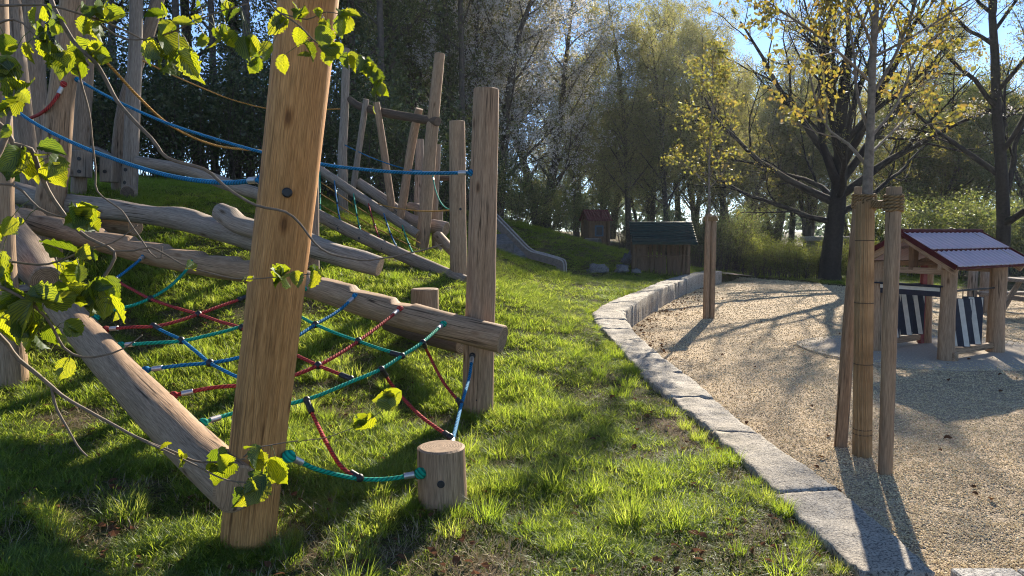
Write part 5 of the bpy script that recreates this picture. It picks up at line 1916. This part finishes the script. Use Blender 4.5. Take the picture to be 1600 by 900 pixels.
shrubs("leafy_shrub", "leafy shrubs beyond the slide and the hill", [
    (litb, 740, 23, 1.0, "leafy shrub between the flat-topped post and the right-hand upright"), (litb, 800, 26.5, .9, "leafy shrub at the hilltop above the slide"), (litb, 845, 30, .9, "leafy shrub on the hilltop right of the slide"),
    (litb, 1400, 27, 1.1, "leafy shrub behind the right stake"), (litb, 1450, 26, 1.1, "leafy shrub behind the stall's left post"), (litb, 1520, 24.5, 1.1, "leafy shrub seen through the stall"),
    (litb, 1580, 24, 1.1, "leafy shrub behind the picnic table"), (litb, 1640, 25, 1.1, "leafy shrub beyond the right edge"), (litb, 905, 38, 1.2, "leafy shrub behind the red roofed hut")])

# far wood that closes the horizon
fw = Tree(61)
n = 26000
a = fw.r.uniform(-.95, .95, n); dist = fw.r.uniform(85, 120, n)
hh = (5 + 2.5 * np.sin(a * 17) + 1.5 * np.sin(a * 41 + 1)) * np.sqrt(fw.r.uniform(0, 1, n))
tws = np.stack([np.sin(a) * dist, np.cos(a) * dist, hh + .3, a * 0, a * 0, a * 0], 1)
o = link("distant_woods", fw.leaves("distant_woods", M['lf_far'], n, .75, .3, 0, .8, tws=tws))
tag(o, kind="stuff")

# ------------------------------------------------------------------ grass, chips, litter: scattered with geometry nodes
def scatter(name, P, rot, scl, idx, meshes, m):
    """points with rotation / scale / index attributes, instancing small meshes"""
    src = bpy.data.collections.new(name + "_kinds")
    for k, me in enumerate(meshes):
        me.materials.clear(); me.materials.append(m)
        o = bpy.data.objects.new("%s_%02d" % (name, k), me)
        src.objects.link(o)
    me = bpy.data.meshes.new(name)
    me.vertices.add(len(P)); me.vertices.foreach_set("co", np.asarray(P, np.float32).ravel())
    for nm, ty, arr, key in (("rot", 'FLOAT_VECTOR', rot, "vector"), ("scl", 'FLOAT_VECTOR', scl, "vector"), ("idx", 'INT', idx, "value")):
        at = me.attributes.new(nm, ty, 'POINT')
        at.data.foreach_set(key, np.asarray(arr, np.int32 if ty == 'INT' else np.float32).ravel())
    me.update()
    ob = link(name, me)
    ng = bpy.data.node_groups.new(name, 'GeometryNodeTree')
    ng.interface.new_socket("Geometry", in_out='INPUT', socket_type='NodeSocketGeometry')
    ng.interface.new_socket("Geometry", in_out='OUTPUT', socket_type='NodeSocketGeometry')
    N_, L_ = ng.nodes, ng.links
    gi, go = N_.new("NodeGroupInput"), N_.new("NodeGroupOutput")
    ip = N_.new("GeometryNodeInstanceOnPoints")
    ci = N_.new("GeometryNodeCollectionInfo")
    ci.inputs["Collection"].default_value = src
    ci.inputs["Separate Children"].default_value = True
    ci.inputs["Reset Children"].default_value = True
    ip.inputs["Pick Instance"].default_value = True

    def attr(nm, ty):
        a = N_.new("GeometryNodeInputNamedAttribute"); a.data_type = ty
        a.inputs["Name"].default_value = nm
        return [s for s in a.outputs if s.enabled and s.name == "Attribute"][0]
    L_.new(gi.outputs[0], ip.inputs["Points"])
    L_.new(ci.outputs[0], ip.inputs["Instance"])
    L_.new(attr("idx", 'INT'), ip.inputs["Instance Index"])
    L_.new(attr("rot", 'FLOAT_VECTOR'), ip.inputs["Rotation"])
    L_.new(attr("scl", 'FLOAT_VECTOR'), ip.inputs["Scale"])
    L_.new(ip.outputs[0], go.inputs[0])
    md = ob.modifiers.new("scatter", 'NODES'); md.node_group = ng
    tag(ob, kind="stuff")
    return ob


gr_ = np.random.default_rng(8)


def tuft(seed, n, rad, h, lean, wd, flop=.5):
    r = np.random.default_rng(seed)
    V, F = [], []
    for k in range(n):
        a = r.uniform(0, 6.28); q = rad * math.sqrt(r.uniform(0, 1))
        b = np.array([math.cos(a) * q, math.sin(a) * q, -.01])
        az = a + r.normal(0, .9)
        d = np.array([math.cos(az), math.sin(az), 0]); s = np.array([-d[1], d[0], 0])
        L = h * r.uniform(.45, 1.1); w = wd * r.uniform(.7, 1.3)
        l0 = lean * r.uniform(.2, 1.2); fl = flop * r.uniform(.2, 1.4)
        p = b.copy(); ang = l0
        tw_ = r.uniform(-.7, .7)
        base = len(V)
        for j in range(4):
            ww = w * [1, .95, .7, .0][j]
            s2 = s * math.cos(tw_) + d * math.sin(tw_)
            if j < 3:
                V.append(p - s2 * ww / 2); V.append(p + s2 * ww / 2)
            else:
                V.append(p)
            p = p + (d * math.sin(ang) + np.array([0, 0, math.cos(ang)])) * L / 3
            ang += fl
        F += [(base, base + 1, base + 3, base + 2), (base + 2, base + 3, base + 5, base + 4), (base + 4, base + 5, base + 6)]
    me = bpy.data.meshes.new("tuft")
    me.from_pydata([tuple(v) for v in V], [], F)
    return me


def fbm(x, y, s, seed=0):
    x = x * s + seed * 7.7; y = y * s - seed * 3.1
    return (np.sin(x * 1.7 + 1.9 * np.sin(y * 1.1 + seed)) + np.sin(y * 2.1 + 1.7 * np.sin(x * .9)) + .6 * np.sin(x * 4.3 + y * 3.7 + 1.3 * np.sin(y * 3.3)) + .5 * np.sin(y * 6.1 - x * 5.2 + seed)) / 3.1


def wall_dist(x, y):
    d = np.full(len(x), 1e9)
    for i in range(len(WLa) - 1):
        a, b = WLa[i], WLa[i + 1]
        ab = b - a
        t = np.clip(((x - a[0]) * ab[0] + (y - a[1]) * ab[1]) / (ab @ ab), 0, 1)
        d = np.minimum(d, np.hypot(x - a[0] - t * ab[0], y - a[1] - t * ab[1]))
    return d


WPOLY = np.array([tuple(p) for p in WLa] + [tuple(p) for p in WRa[::-1]])
n = 175000
y = np.exp(gr_.uniform(math.log(2.3), math.log(34), n))
px = gr_.uniform(-420, 1500, n)
x = (px - 800) / FPX * y
ok = ~in_poly(x, y, GRa) & ~in_poly(x, y, WPOLY)
wd_ = wall_dist(x, y)
patch = fbm(x, y, 1.5, 1) * .6 + fbm(x, y, 4.2, 2) * .4
near_wall = np.clip(1 - wd_ / .9, 0, 1)
front = np.clip((4.6 - y) / 1.4, 0, 1)
bare = patch - .6 * near_wall * (y < 13) - .42 * front + .17
prob = np.clip(.12 + (bare + .28) * 1.9, .05, 1)
prob = np.where(y > 9, np.maximum(prob, .75), prob)
ok &= gr_.uniform(0, 1, n) < prob
x, y, bare, near_wall, front = x[ok], y[ok], bare[ok], near_wall[ok], front[ok]
# keep clear of the path
pxy = np.array([(p.x, p.y) for p in pts]) if False else None
z = hz_arr(x, y)
n = len(x)
hs = np.clip(.55 + bare * .8, .28, 1.2) * gr_.uniform(.6, 1.25, n)
hs *= np.where(y > 9, .9, 1.0)
ws = np.interp(y, [2, 6, 12, 34], [.9, 1.15, 1.9, 4.0])
hz_s = hs * np.interp(y, [2, 12, 34], [1, 1.0, 1.25])
rot = np.stack([gr_.normal(0, .10, n), gr_.normal(0, .10, n), gr_.uniform(0, 6.28, n)], 1)
scl = np.stack([ws * gr_.uniform(.8, 1.2, n), ws, hz_s], 1)
kinds = [tuft(1, 18, .05, .12, .45, .0034), tuft(2, 16, .06, .10, .7, .0034), tuft(3, 22, .05, .14, .4, .0036, .45), tuft(4, 16, .07, .08, .9, .0034), tuft(5, 18, .05, .11, .6, .003, .8)]
scatter("grass", np.stack([x, y, z - .005], 1), rot, scl, gr_.integers(0, 5, n), kinds, M['grass'])

# big clumps of long grass
n = 750
y = np.exp(gr_.uniform(math.log(2.6), math.log(14), n)); x = (gr_.uniform(-300, 1350, n) - 800) / FPX * y
ok = ~in_poly(x, y, GRa) & ~in_poly(x, y, WPOLY) & (wall_dist(x, y) > .12)
ok &= (fbm(x, y, 1.1, 5) > -.15) & ((y > 3.6) | (gr_.uniform(0, 1, n) < .3))
x, y = x[ok], y[ok]
feet = []
for (fx, fy, fr, fn) in [(fp.x, fp.y, .17, 26), (pr[0].x, 5.9, .15, 16), (-.40, 4.08, .17, 20), (diag[-1].x, diag[-1].y, .18, 10), (diag[-2].x + .05, diag[-2].y, .2, 8), (-.88, 7.5, .18, 12), (-.7, 9.6, .14, 8), (-4.05, 5.95, .18, 12)]:
    for q_ in range(fn):
        a_ = gr_.uniform(0, 6.28); feet.append((fx + math.cos(a_) * fr * gr_.uniform(.95, 1.4), fy + math.sin(a_) * fr * gr_.uniform(.95, 1.4)))
for q_ in range(120):
    b_ = gr_.integers(0, len(WLa) - 4); t_ = gr_.uniform(0, 1); p_ = WLa[b_] * (1 - t_) + WLa[b_ + 1] * t_
    feet.append((p_[0] - abs(gr_.normal(.03, .06)) - .02, p_[1] - .02))
feet = np.array(feet)
feet = feet[~in_poly(feet[:, 0], feet[:, 1], WPOLY)]
x = np.concatenate([x, feet[:, 0]]); y = np.concatenate([y, feet[:, 1]]); n = len(x)
s = gr_.uniform(.45, 1.1, n) * np.interp(y, [2, 4, 8, 14], [.75, .9, .95, .8]) * np.where(np.arange(n) >= n - len(feet), .62, 1.0)
scatter("long_grass", np.stack([x, y, hz_arr(x, y) - .01], 1), np.stack([gr_.normal(0, .08, n), gr_.normal(0, .08, n), gr_.uniform(0, 6.28, n)], 1),
        np.stack([s, s, s], 1), gr_.integers(0, 3, n), [tuft(11, 150, .10, .20, .55, .004, .5), tuft(12, 120, .13, .17, .7, .004, .55), tuft(13, 170, .09, .23, .45, .004, .45)], M['grass'])


# low mat of moss, clover and short blades, also where the turf is thin
n = 110000
y = np.exp(gr_.uniform(math.log(2.4), math.log(13), n)); x = (gr_.uniform(-350, 1500, n) - 800) / FPX * y
ok = ~in_poly(x, y, GRa) & ~in_poly(x, y, WPOLY) & (fbm(x, y, 3.0, 9) > gr_.uniform(-1.1, .3, n)) & ((fbm(x, y, 1.5, 1) * .6 + fbm(x, y, 4.2, 2) * .4 > -.22) | (gr_.uniform(0, 1, n) < .22))
x, y = x[ok], y[ok]; n = len(x)
s = np.interp(y, [2, 6, 13], [.8, 1.1, 1.8]) * gr_.uniform(.6, 1.4, n)
scatter("ground_cover", np.stack([x, y, hz_arr(x, y) - .002], 1), np.stack([gr_.normal(0, .2, n), gr_.normal(0, .2, n), gr_.uniform(0, 6.28, n)], 1), np.stack([s, s, s], 1), gr_.integers(0, 3, n),
        [tuft(21, 14, .04, .030, 1.0, .005, .6), tuft(22, 12, .05, .022, 1.2, .006, .5), tuft(23, 10, .035, .042, .8, .003, .8)], M['mat'])
n = 30000
y = np.exp(gr_.uniform(math.log(2.4), math.log(11), n)); x = (gr_.uniform(-350, 1500, n) - 800) / FPX * y
ok = ~in_poly(x, y, GRa) & ~in_poly(x, y, WPOLY) & ((fbm(x, y, 1.5, 1) * .6 + fbm(x, y, 4.2, 2) * .4 < gr_.uniform(-.35, .15, n)) | (wall_dist(x, y) < .5))
x, y = x[ok], y[ok]; n = len(x); s = gr_.uniform(.6, 1.5, n)
scatter("dry_straw", np.stack([x, y, hz_arr(x, y) + .004], 1), np.stack([gr_.normal(0, .15, n), gr_.normal(0, .15, n), gr_.uniform(0, 6.28, n)], 1), np.stack([s, s, s], 1), gr_.integers(0, 2, n),
        [tuft(31, 5, .05, .07, 1.45, .003, .15), tuft(32, 4, .05, .05, 1.5, .004, .1)], M['straw'])


# wood chips on the gravel
def chip(seed):
    r = np.random.default_rng(seed)
    me = bpy.data.meshes.new("chip")
    bm = bmesh.new(); bmesh.ops.create_cube(bm, size=1.0)
    sx, sy, sz = r.uniform(.010, .022), r.uniform(.006, .010), r.uniform(.003, .006)
    for v in bm.verts:
        v.co = Vector((v.co.x * sx, v.co.y * sy, v.co.z * sz)) + Vector(r.normal(0, .0012, 3))
    bm.to_mesh(me); bm.free()
    return me


n = 200000
y = np.exp(gr_.uniform(math.log(2.6), math.log(26), n)); x = (gr_.uniform(900, 1800, n) - 800) / FPX * y
ok = in_poly(x, y, GRa) & ~in_poly(x, y, WPOLY) & (((x - 5.62) / 1.7) ** 2 + ((y - 9.75) / 1.4) ** 2 > gr_.uniform(.0, 1.08, n) ** .35 * 1.08)
x, y = x[ok], y[ok]; n = len(x)
s = np.interp(y, [2, 6, 17, 26], [.48, .62, 1.15, 1.7]) * gr_.uniform(.6, 1.3, n)
scatter("wood_chips", np.stack([x, y, np.maximum(gravel_z(x, y), np.where(((x - 5.62) / 1.8) ** 2 + ((y - 9.75) / 1.5) ** 2 < 1.1, .024, -1)) + gr_.uniform(.001, .006, n)], 1), np.stack([gr_.normal(0, .3, n), gr_.normal(0, .3, n), gr_.uniform(0, 6.28, n)], 1),
        np.stack([s, s, s], 1), gr_.integers(0, 5, n), [chip(k) for k in range(5)], M['chip'])


# dead leaves along the foot of the wall and a few on the open gravel and grass
def deadleaf(seed):
    r = np.random.default_rng(seed)
    me = bpy.data.meshes.new("dead_leaf")
    V = [(-.03, 0, .004)] + [(-.03 + .06 * t, s * .018 * math.sin(PI * t), .012 * abs(s) + r.uniform(0, .012)) for t in (.3, .65) for s in (-1, 1)] + [(.032, 0, .01)]
    me.from_pydata(V, [], [(0, 1, 2), (1, 3, 4, 2), (3, 5, 4)])
    return me


pl = []
for i in range(330):
    b = gr_.integers(6, 13)
    t = gr_.uniform(0, 1); p = WRa[b] * (1 - t) + WRa[b + 1] * t
    q = p + np.abs(gr_.normal(0, .28, 2)) * np.array([1, -.3]) + np.array([.05, 0])
    pl.append(q)
for i in range(70):
    yy = math.exp(gr_.uniform(math.log(3.6), math.log(16))); pl.append(np.array([(gr_.uniform(1000, 1600) - 800) / FPX * yy, yy]))
pl = np.array(pl)
ok = in_poly(pl[:, 0], pl[:, 1], GRa) & ~in_poly(pl[:, 0], pl[:, 1], WPOLY)
pl = pl[ok]
gp = []
for i in range(700):
    yy = math.exp(gr_.uniform(math.log(2.6), math.log(9))); gp.append((( gr_.uniform(-100, 1300) - 800) / FPX * yy, yy))
gp = np.array(gp); ok = ~in_poly(gp[:, 0], gp[:, 1], GRa) & ~in_poly(gp[:, 0], gp[:, 1], WPOLY)
gp = gp[ok]
al = np.concatenate([pl, gp]); zz = np.concatenate([gravel_z(pl[:, 0], pl[:, 1]) + .008, hz_arr(gp[:, 0], gp[:, 1]) + .012])
n = len(al)
s = gr_.uniform(.6, 1.2, n)
scatter("fallen_leaves", np.column_stack([al, zz]), np.stack([gr_.normal(0, .3, n), gr_.normal(0, .3, n), gr_.uniform(0, 6.28, n)], 1), np.stack([s, s, s], 1), gr_.integers(0, 4, n),
        [deadleaf(k) for k in range(4)], M['litter'])

# ------------------------------------------------------------------ hazel shrub reaching into the picture from the left
hz_root = Vector((-1.75, 1.7, hz(-1.75, 1.7) - .05))
hzl = thing("hazel_shrub", "hazel shrub with thin twigs and fresh bright green pleated leaves reaching in from the left", "shrub", hz_root)
rng = random.Random(3)
stems = [
    # (pixels with depth, start radius, end radius)
    ([(70, -60, 1.9), (80, 0, 1.9), (95, 32, 1.9), (116, 66, 1.9), (150, 101, 1.88), (185, 160, 1.86), (235, 216, 1.85), (262, 247, 1.85), (320, 264, 1.85), (352, 292, 1.85), (400, 320, 1.85), (446, 331, 1.85), (470, 350, 1.86), (500, 388, 1.88), (545, 402, 1.9), (592, 405, 1.92), (690, 383, 2.0)], .0062, .0018),
    ([(-140, 10, 1.75), (0, 8, 1.8), (80, 10, 1.82), (150, 30, 1.85), (200, 50, 1.87), (222, 62, 1.88)], .0034, .002),
    ([(160, 40, 1.86), (190, 58, 1.86), (225, 62, 1.86), (268, 50, 1.86), (330, 22, 1.86), (390, 5, 1.88)], .0024, .0014),
    ([(-60, 330, 1.55), (0, 235, 1.6), (12, 190, 1.62), (22, 160, 1.65), (26, 128, 1.67)], .0075, .003),
    ([(-80, 130, 1.6), (10, 205, 1.65), (22, 225, 1.66), (50, 232, 1.68), (62, 270, 1.7), (85, 312, 1.72), (112, 350, 1.74), (136, 372, 1.75), (178, 394, 1.76), (168, 425, 1.76), (150, 450, 1.76), (148, 475, 1.76)], .0062, .003),
    ([(176, 392, 1.76), (210, 391, 1.78), (236, 386, 1.8), (262, 400, 1.82), (300, 420, 1.83), (380, 436, 1.85), (440, 432, 1.87), (490, 428, 1.9)], .0026, .0012),
    ([(118, 95, 1.88), (140, 180, 1.9), (148, 260, 1.92), (152, 300, 1.92), (190, 330, 1.92), (208, 358, 1.92), (236, 396, 1.92), (252, 404, 1.92), (254, 385, 1.92)], .0026, .0016),
    ([(-90, 470, 1.65), (0, 525, 1.7), (30, 562, 1.72), (80, 602, 1.74), (112, 626, 1.76), (200, 676, 1.8), (262, 702, 1.82), (302, 720, 1.84), (342, 722, 1.86), (384, 716, 1.88)], .0058, .0018),
    ([(80, 602, 1.74), (90, 640, 1.74), (104, 668, 1.74), (120, 694, 1.74), (136, 713, 1.74)], .0036, .002),
    ([(215, 684, 1.81), (260, 706, 1.81), (310, 730, 1.82), (356, 750, 1.84), (392, 755, 1.85)], .003, .0016),
    ([(-60, 420, 1.6), (35, 466, 1.64), (75, 500, 1.67), (100, 542, 1.69), (130, 558, 1.71), (160, 556, 1.72), (192, 545, 1.73), (222, 522, 1.74)], .0042, .0014),
    ([(-60, 400, 1.6), (0, 405, 1.66), (60, 415, 1.7), (100, 404, 1.72), (134, 390, 1.74), (176, 380, 1.76), (216, 352, 1.77)], .0032, .0014),
    ([(412, -50, 1.95), (420, 0, 1.97), (440, 22, 1.98), (470, 42, 1.98), (500, 70, 1.99), (540, 86, 2.0), (572, 96, 2.0), (592, 128, 2.0)], .003, .0012),
    ([(-60, 300, 1.55), (20, 290, 1.6), (60, 325, 1.62), (100, 340, 1.63), (130, 335, 1.64)], .003, .0014),
    ([(380, 716, 1.88), (400, 700, 1.9), (440, 692, 1.94), (500, 685, 1.98), (560, 665, 2.02), (600, 640, 2.04), (620, 620, 2.05)], .0018, .0009),
    ([(-50, 60, 1.7), (20, 30, 1.74), (60, 60, 1.76), (100, 90, 1.78)], .003, .0014),
    ([(440, 22, 1.98), (480, 30, 1.98), (510, 18, 1.98), (545, 25, 1.98)], .002, .001),
]
allpts = []
stem_obj = []
for k, (pxs, ra_, rb_) in enumerate(stems):
    P = pathpx(pxs)
    rad = [ra_ + (rb_ - ra_) * i / (len(P) - 1) for i in range(len(P))]
    Q, rr_ = resample(P, rad, .025)
    Q = [q + Vector((mnoise.noise(q * 14 + Vector((k, 0, 0))), mnoise.noise(q * 14 + Vector((0, k + 9, 0))), mnoise.noise(q * 14 + Vector((5, 0, k))))) * .0035 for q in Q]
    mb = MB(); mb.tube([q - hz_root for q in Q], rr_, 7, wob=.1, seed=k)
    o = mb.build("branch", M['twig'], hzl)
    stem_obj.append(o)
    for i, q in enumerate(Q):
        allpts.append((q, k))
# trunk stems outside the picture that carry these branches
for k, (bx, tx, tz) in enumerate([(0, -.02, 3.1), (.12, .05, 2.3), (-.1, -.2, 2.6)]):
    mb = MB(); mb.tube([(bx, k * .07, 0), (bx * .8 + tx * .4, k * .05, tz * .45), (tx, 0, tz)], [.022, .016, .008], 8, step=.08, wob=.06, seed=k)
    mb.build("stem", M['twig'], hzl)


def hazel_leaf(mb, base, d, nrm, L, seed):
    """a broad pleated hazel leaf with toothed edge and short point, growing from base along d"""
    r = random.Random(seed)
    d = d.normalized(); s = d.cross(nrm).normalized(); nrm = s.cross(d).normalized()
    nl, ns = 14, 4
    prof = [.0, .50, .74, .88, .96, 1.0, 1.0, .97, .90, .82, .70, .54, .33, .12, .0]
    W = L * r.uniform(.40, .48)
    fold = r.uniform(.15, .75); curl = r.uniform(-.3, .9); wav = r.uniform(.5, 1.2)
    cup = r.uniform(-.25, .35)
    vs, uvs_ = [], []
    for i in range(nl + 1):
        t = i / nl
        for j in range(-ns, ns + 1):
            u = j / ns
            w = prof[i] * W
            tooth = (1 + .09 * (1 if i % 2 else -1) + r.uniform(-.05, .05)) if abs(j) == ns and 0 < i < nl else 1
            y_ = t * L - (.10 * L * (abs(u) ** 1.5) * (1 - t) * 1.2 if i < 3 else 0) + .05 * L * abs(u) * 0
            x_ = u * w * tooth
            pleat = math.sin((t * 9 - abs(u) * 1.6) * 2 * PI * .55) * .032 * L * min(1, abs(u) * 2.5) * wav
            z_ = abs(x_) * fold + pleat - curl * L * .35 * t * t + cup * x_ * x_ / L + math.sin(t * 7 + seed) * .02 * L * u
            xf = x_ / math.sqrt(1 + fold * fold)
            vs.append(base + d * y_ + s * xf + nrm * z_)
            uvs_.append((u, t))
    w = 2 * ns + 1
    fs, uu = [], []
    for i in range(nl):
        for j in range(w - 1):
            q = (i * w + j, i * w + j + 1, (i + 1) * w + j + 1, (i + 1) * w + j)
            fs.append(q); uu.append([uvs_[m_] for m_ in q])
    mb.add(vs, fs, uu, 0, True)


clusters = [  # centre px, spread px, how many, leaf length px
    (52, 20, 14, 2, 26), (66, 62, 16, 3, 26), (42, 72, 12, 2, 30), (88, 42, 14, 3, 26), (78, 78, 12, 3, 26), (104, 92, 14, 3, 46), (82, 98, 12, 2, 44), (124, 104, 8, 2, 40), (140, 18, 12, 4, 28), (160, 20, 6, 3, 34), (148, 46, 8, 3, 26), (132, 44, 8, 2, 26), (148, 72, 8, 3, 24), (156, 88, 6, 3, 24),
    (14, 74, 8, 2, 28), (10, 118, 10, 3, 44), (34, 146, 10, 3, 42), (10, 165, 10, 2, 36), (6, 204, 10, 2, 30), (26, 250, 10, 3, 46), (48, 262, 8, 2, 42), (76, 240, 8, 2, 38), (86, 270, 9, 3, 36), (16, 362, 10, 3, 30), (126, 338, 14, 4, 44), (140, 352, 8, 2, 38), (86, 390, 5, 2, 40), (134, 394, 8, 2, 28), (146, 402, 6, 2, 28), (96, 422, 8, 2, 28), (120, 424, 10, 3, 32),
    (110, 458, 10, 3, 48), (134, 462, 10, 2, 44), (70, 472, 12, 3, 54), (44, 500, 10, 2, 48), (26, 522, 14, 4, 54), (8, 430, 12, 3, 46), (22, 468, 10, 2, 44), (8, 475, 8, 2, 40), (94, 528, 8, 2, 34), (112, 515, 6, 2, 34), (182, 488, 12, 3, 44), (172, 458, 10, 3, 34), (160, 445, 8, 3, 26), (92, 462, 8, 2, 40), (106, 588, 8, 2, 34), (80, 585, 5, 1, 30), (58, 530, 8, 2, 44), (148, 480, 8, 2, 34),
    (255, 12, 10, 2, 26), (290, 34, 5, 1, 24), (236, 84, 10, 3, 34), (268, 92, 10, 3, 52), (296, 104, 10, 2, 44), (320, 62, 10, 2, 26), (345, 58, 8, 3, 26), (364, 62, 6, 2, 28), (396, 82, 12, 4, 30), (392, 104, 6, 2, 28), (356, 14, 10, 3, 22), (306, 18, 8, 2, 24), (262, 44, 6, 2, 24),
    (436, 34, 8, 3, 28), (442, 100, 4, 1, 28), (466, 18, 9, 3, 26), (480, 84, 5, 2, 24), (512, 52, 12, 4, 28), (516, 82, 10, 4, 26), (545, 24, 10, 3, 28), (530, 34, 8, 2, 28), (552, 94, 8, 3, 24), (574, 106, 10, 4, 30), (590, 142, 6, 3, 34), (586, 122, 6, 2, 26), (472, 62, 6, 1, 24), (500, 22, 8, 2, 26),
    (438, 438, 12, 3, 36), (492, 430, 10, 3, 34), (464, 436, 6, 1, 26), (384, 438, 5, 2, 20), (564, 660, 10, 3, 34), (600, 626, 10, 3, 32), (344, 726, 10, 3, 42), (404, 716, 12, 4, 40), (432, 732, 8, 2, 40), (398, 766, 12, 4, 40), (378, 778, 8, 2, 34), (282, 722, 6, 2, 30), (474, 690, 5, 1, 18), (296, 412, 5, 2, 24), (258, 700, 5, 2, 18), (588, 172, 3, 1, 20),
]
leaf_mb = [MB() for _ in stems]
petiole_mb = [MB() for _ in stems]
sd_ = 0
AP = np.array([tuple(q) for q, _ in allpts])
AK = [k for _, k in allpts]
# picture position of every twig point, to find the twig each leaf hangs on
rel = AP - np.array([0, 0, CAMZ])
zc = rel @ FW
APX = 800 + rel[:, 0] / zc * FPX
APY = 450 - (rel @ UP) / zc * FPX
for cx, cy, sp, cnt, Lp in clusters:
    for k in range(cnt + (cnt > 2)):
        px_, py_ = cx + rng.gauss(0, sp * .6), cy + rng.gauss(0, sp * .6)
        i = int(np.argmin((APX - px_) ** 2 + (APY - (py_ - Lp * .25)) ** 2 + 40 * np.abs(zc - 1.8)))
        kk = AK[i]
        q = Vector(AP[i])
        depth = max(1.45, q.y + rng.uniform(-.03, .03))
        c = D(px_, py_, depth)
        L = Lp / FPX * depth * rng.choice([.6, .85, 1.0, 1.1, 1.2])
        away = (c - q)
        d = away.normalized() * .7 + Vector((rng.gauss(0, .45), rng.gauss(0, .5), -.55 + rng.gauss(0, .35)))
        d.normalize()
        nr = Vector((rng.gauss(.1, .55), -1 * rng.choice([1, 1, -1]) * rng.uniform(.3, 1), rng.uniform(-.2, 1.0)))
        base = c - d * L * .5
        sd_ += 1
        hazel_leaf(leaf_mb[kk], base - hz_root, d, nr, L, sd_)
        if (base - q).length < .16:
            mid = (base + q) / 2 + Vector((0, 0, .006))
            leaf_mb[kk].tube([q - hz_root, mid - hz_root, base - hz_root, base + d * L * .1 - hz_root], [.0011, .0009, .0009, .0006], 5, cap=False, mi=1)
M['petiole'] = plain('leaf_stalk', (.12, .13, .04), .6, 0, .3, 60)
for k, o in enumerate(stem_obj):
    if leaf_mb[k].v:
        leaf_mb[k].build("foliage", [M['hazel'], M['petiole']], o)

# ------------------------------------------------------------------ thin haze of the low sun between the trees
hm = bpy.data.materials.new("haze_air"); hm.use_nodes = True
hn, hl = hm.node_tree.nodes, hm.node_tree.links
hn.clear()
ho = hn.new("ShaderNodeOutputMaterial"); hv = hn.new("ShaderNodeVolumePrincipled")
hv.inputs["Color"].default_value = (.86, .93, 1, 1); hv.inputs["Density"].default_value = .00028; hv.inputs["Anisotropy"].default_value = .5
hl.new(hv.outputs[0], ho.inputs["Volume"])
hb = MB()
bm = bmesh.new(); bmesh.ops.create_cube(bm, size=1.0)
for v in bm.verts:
    v.co = Vector((v.co.x * 1500, v.co.y * 1300 + 300, -1.6 + (v.co.z + .5) * 20))
hme = bpy.data.meshes.new("haze"); bm.to_mesh(hme); bm.free(); hme.materials.append(hm)
tag(link("haze", hme), kind="stuff")
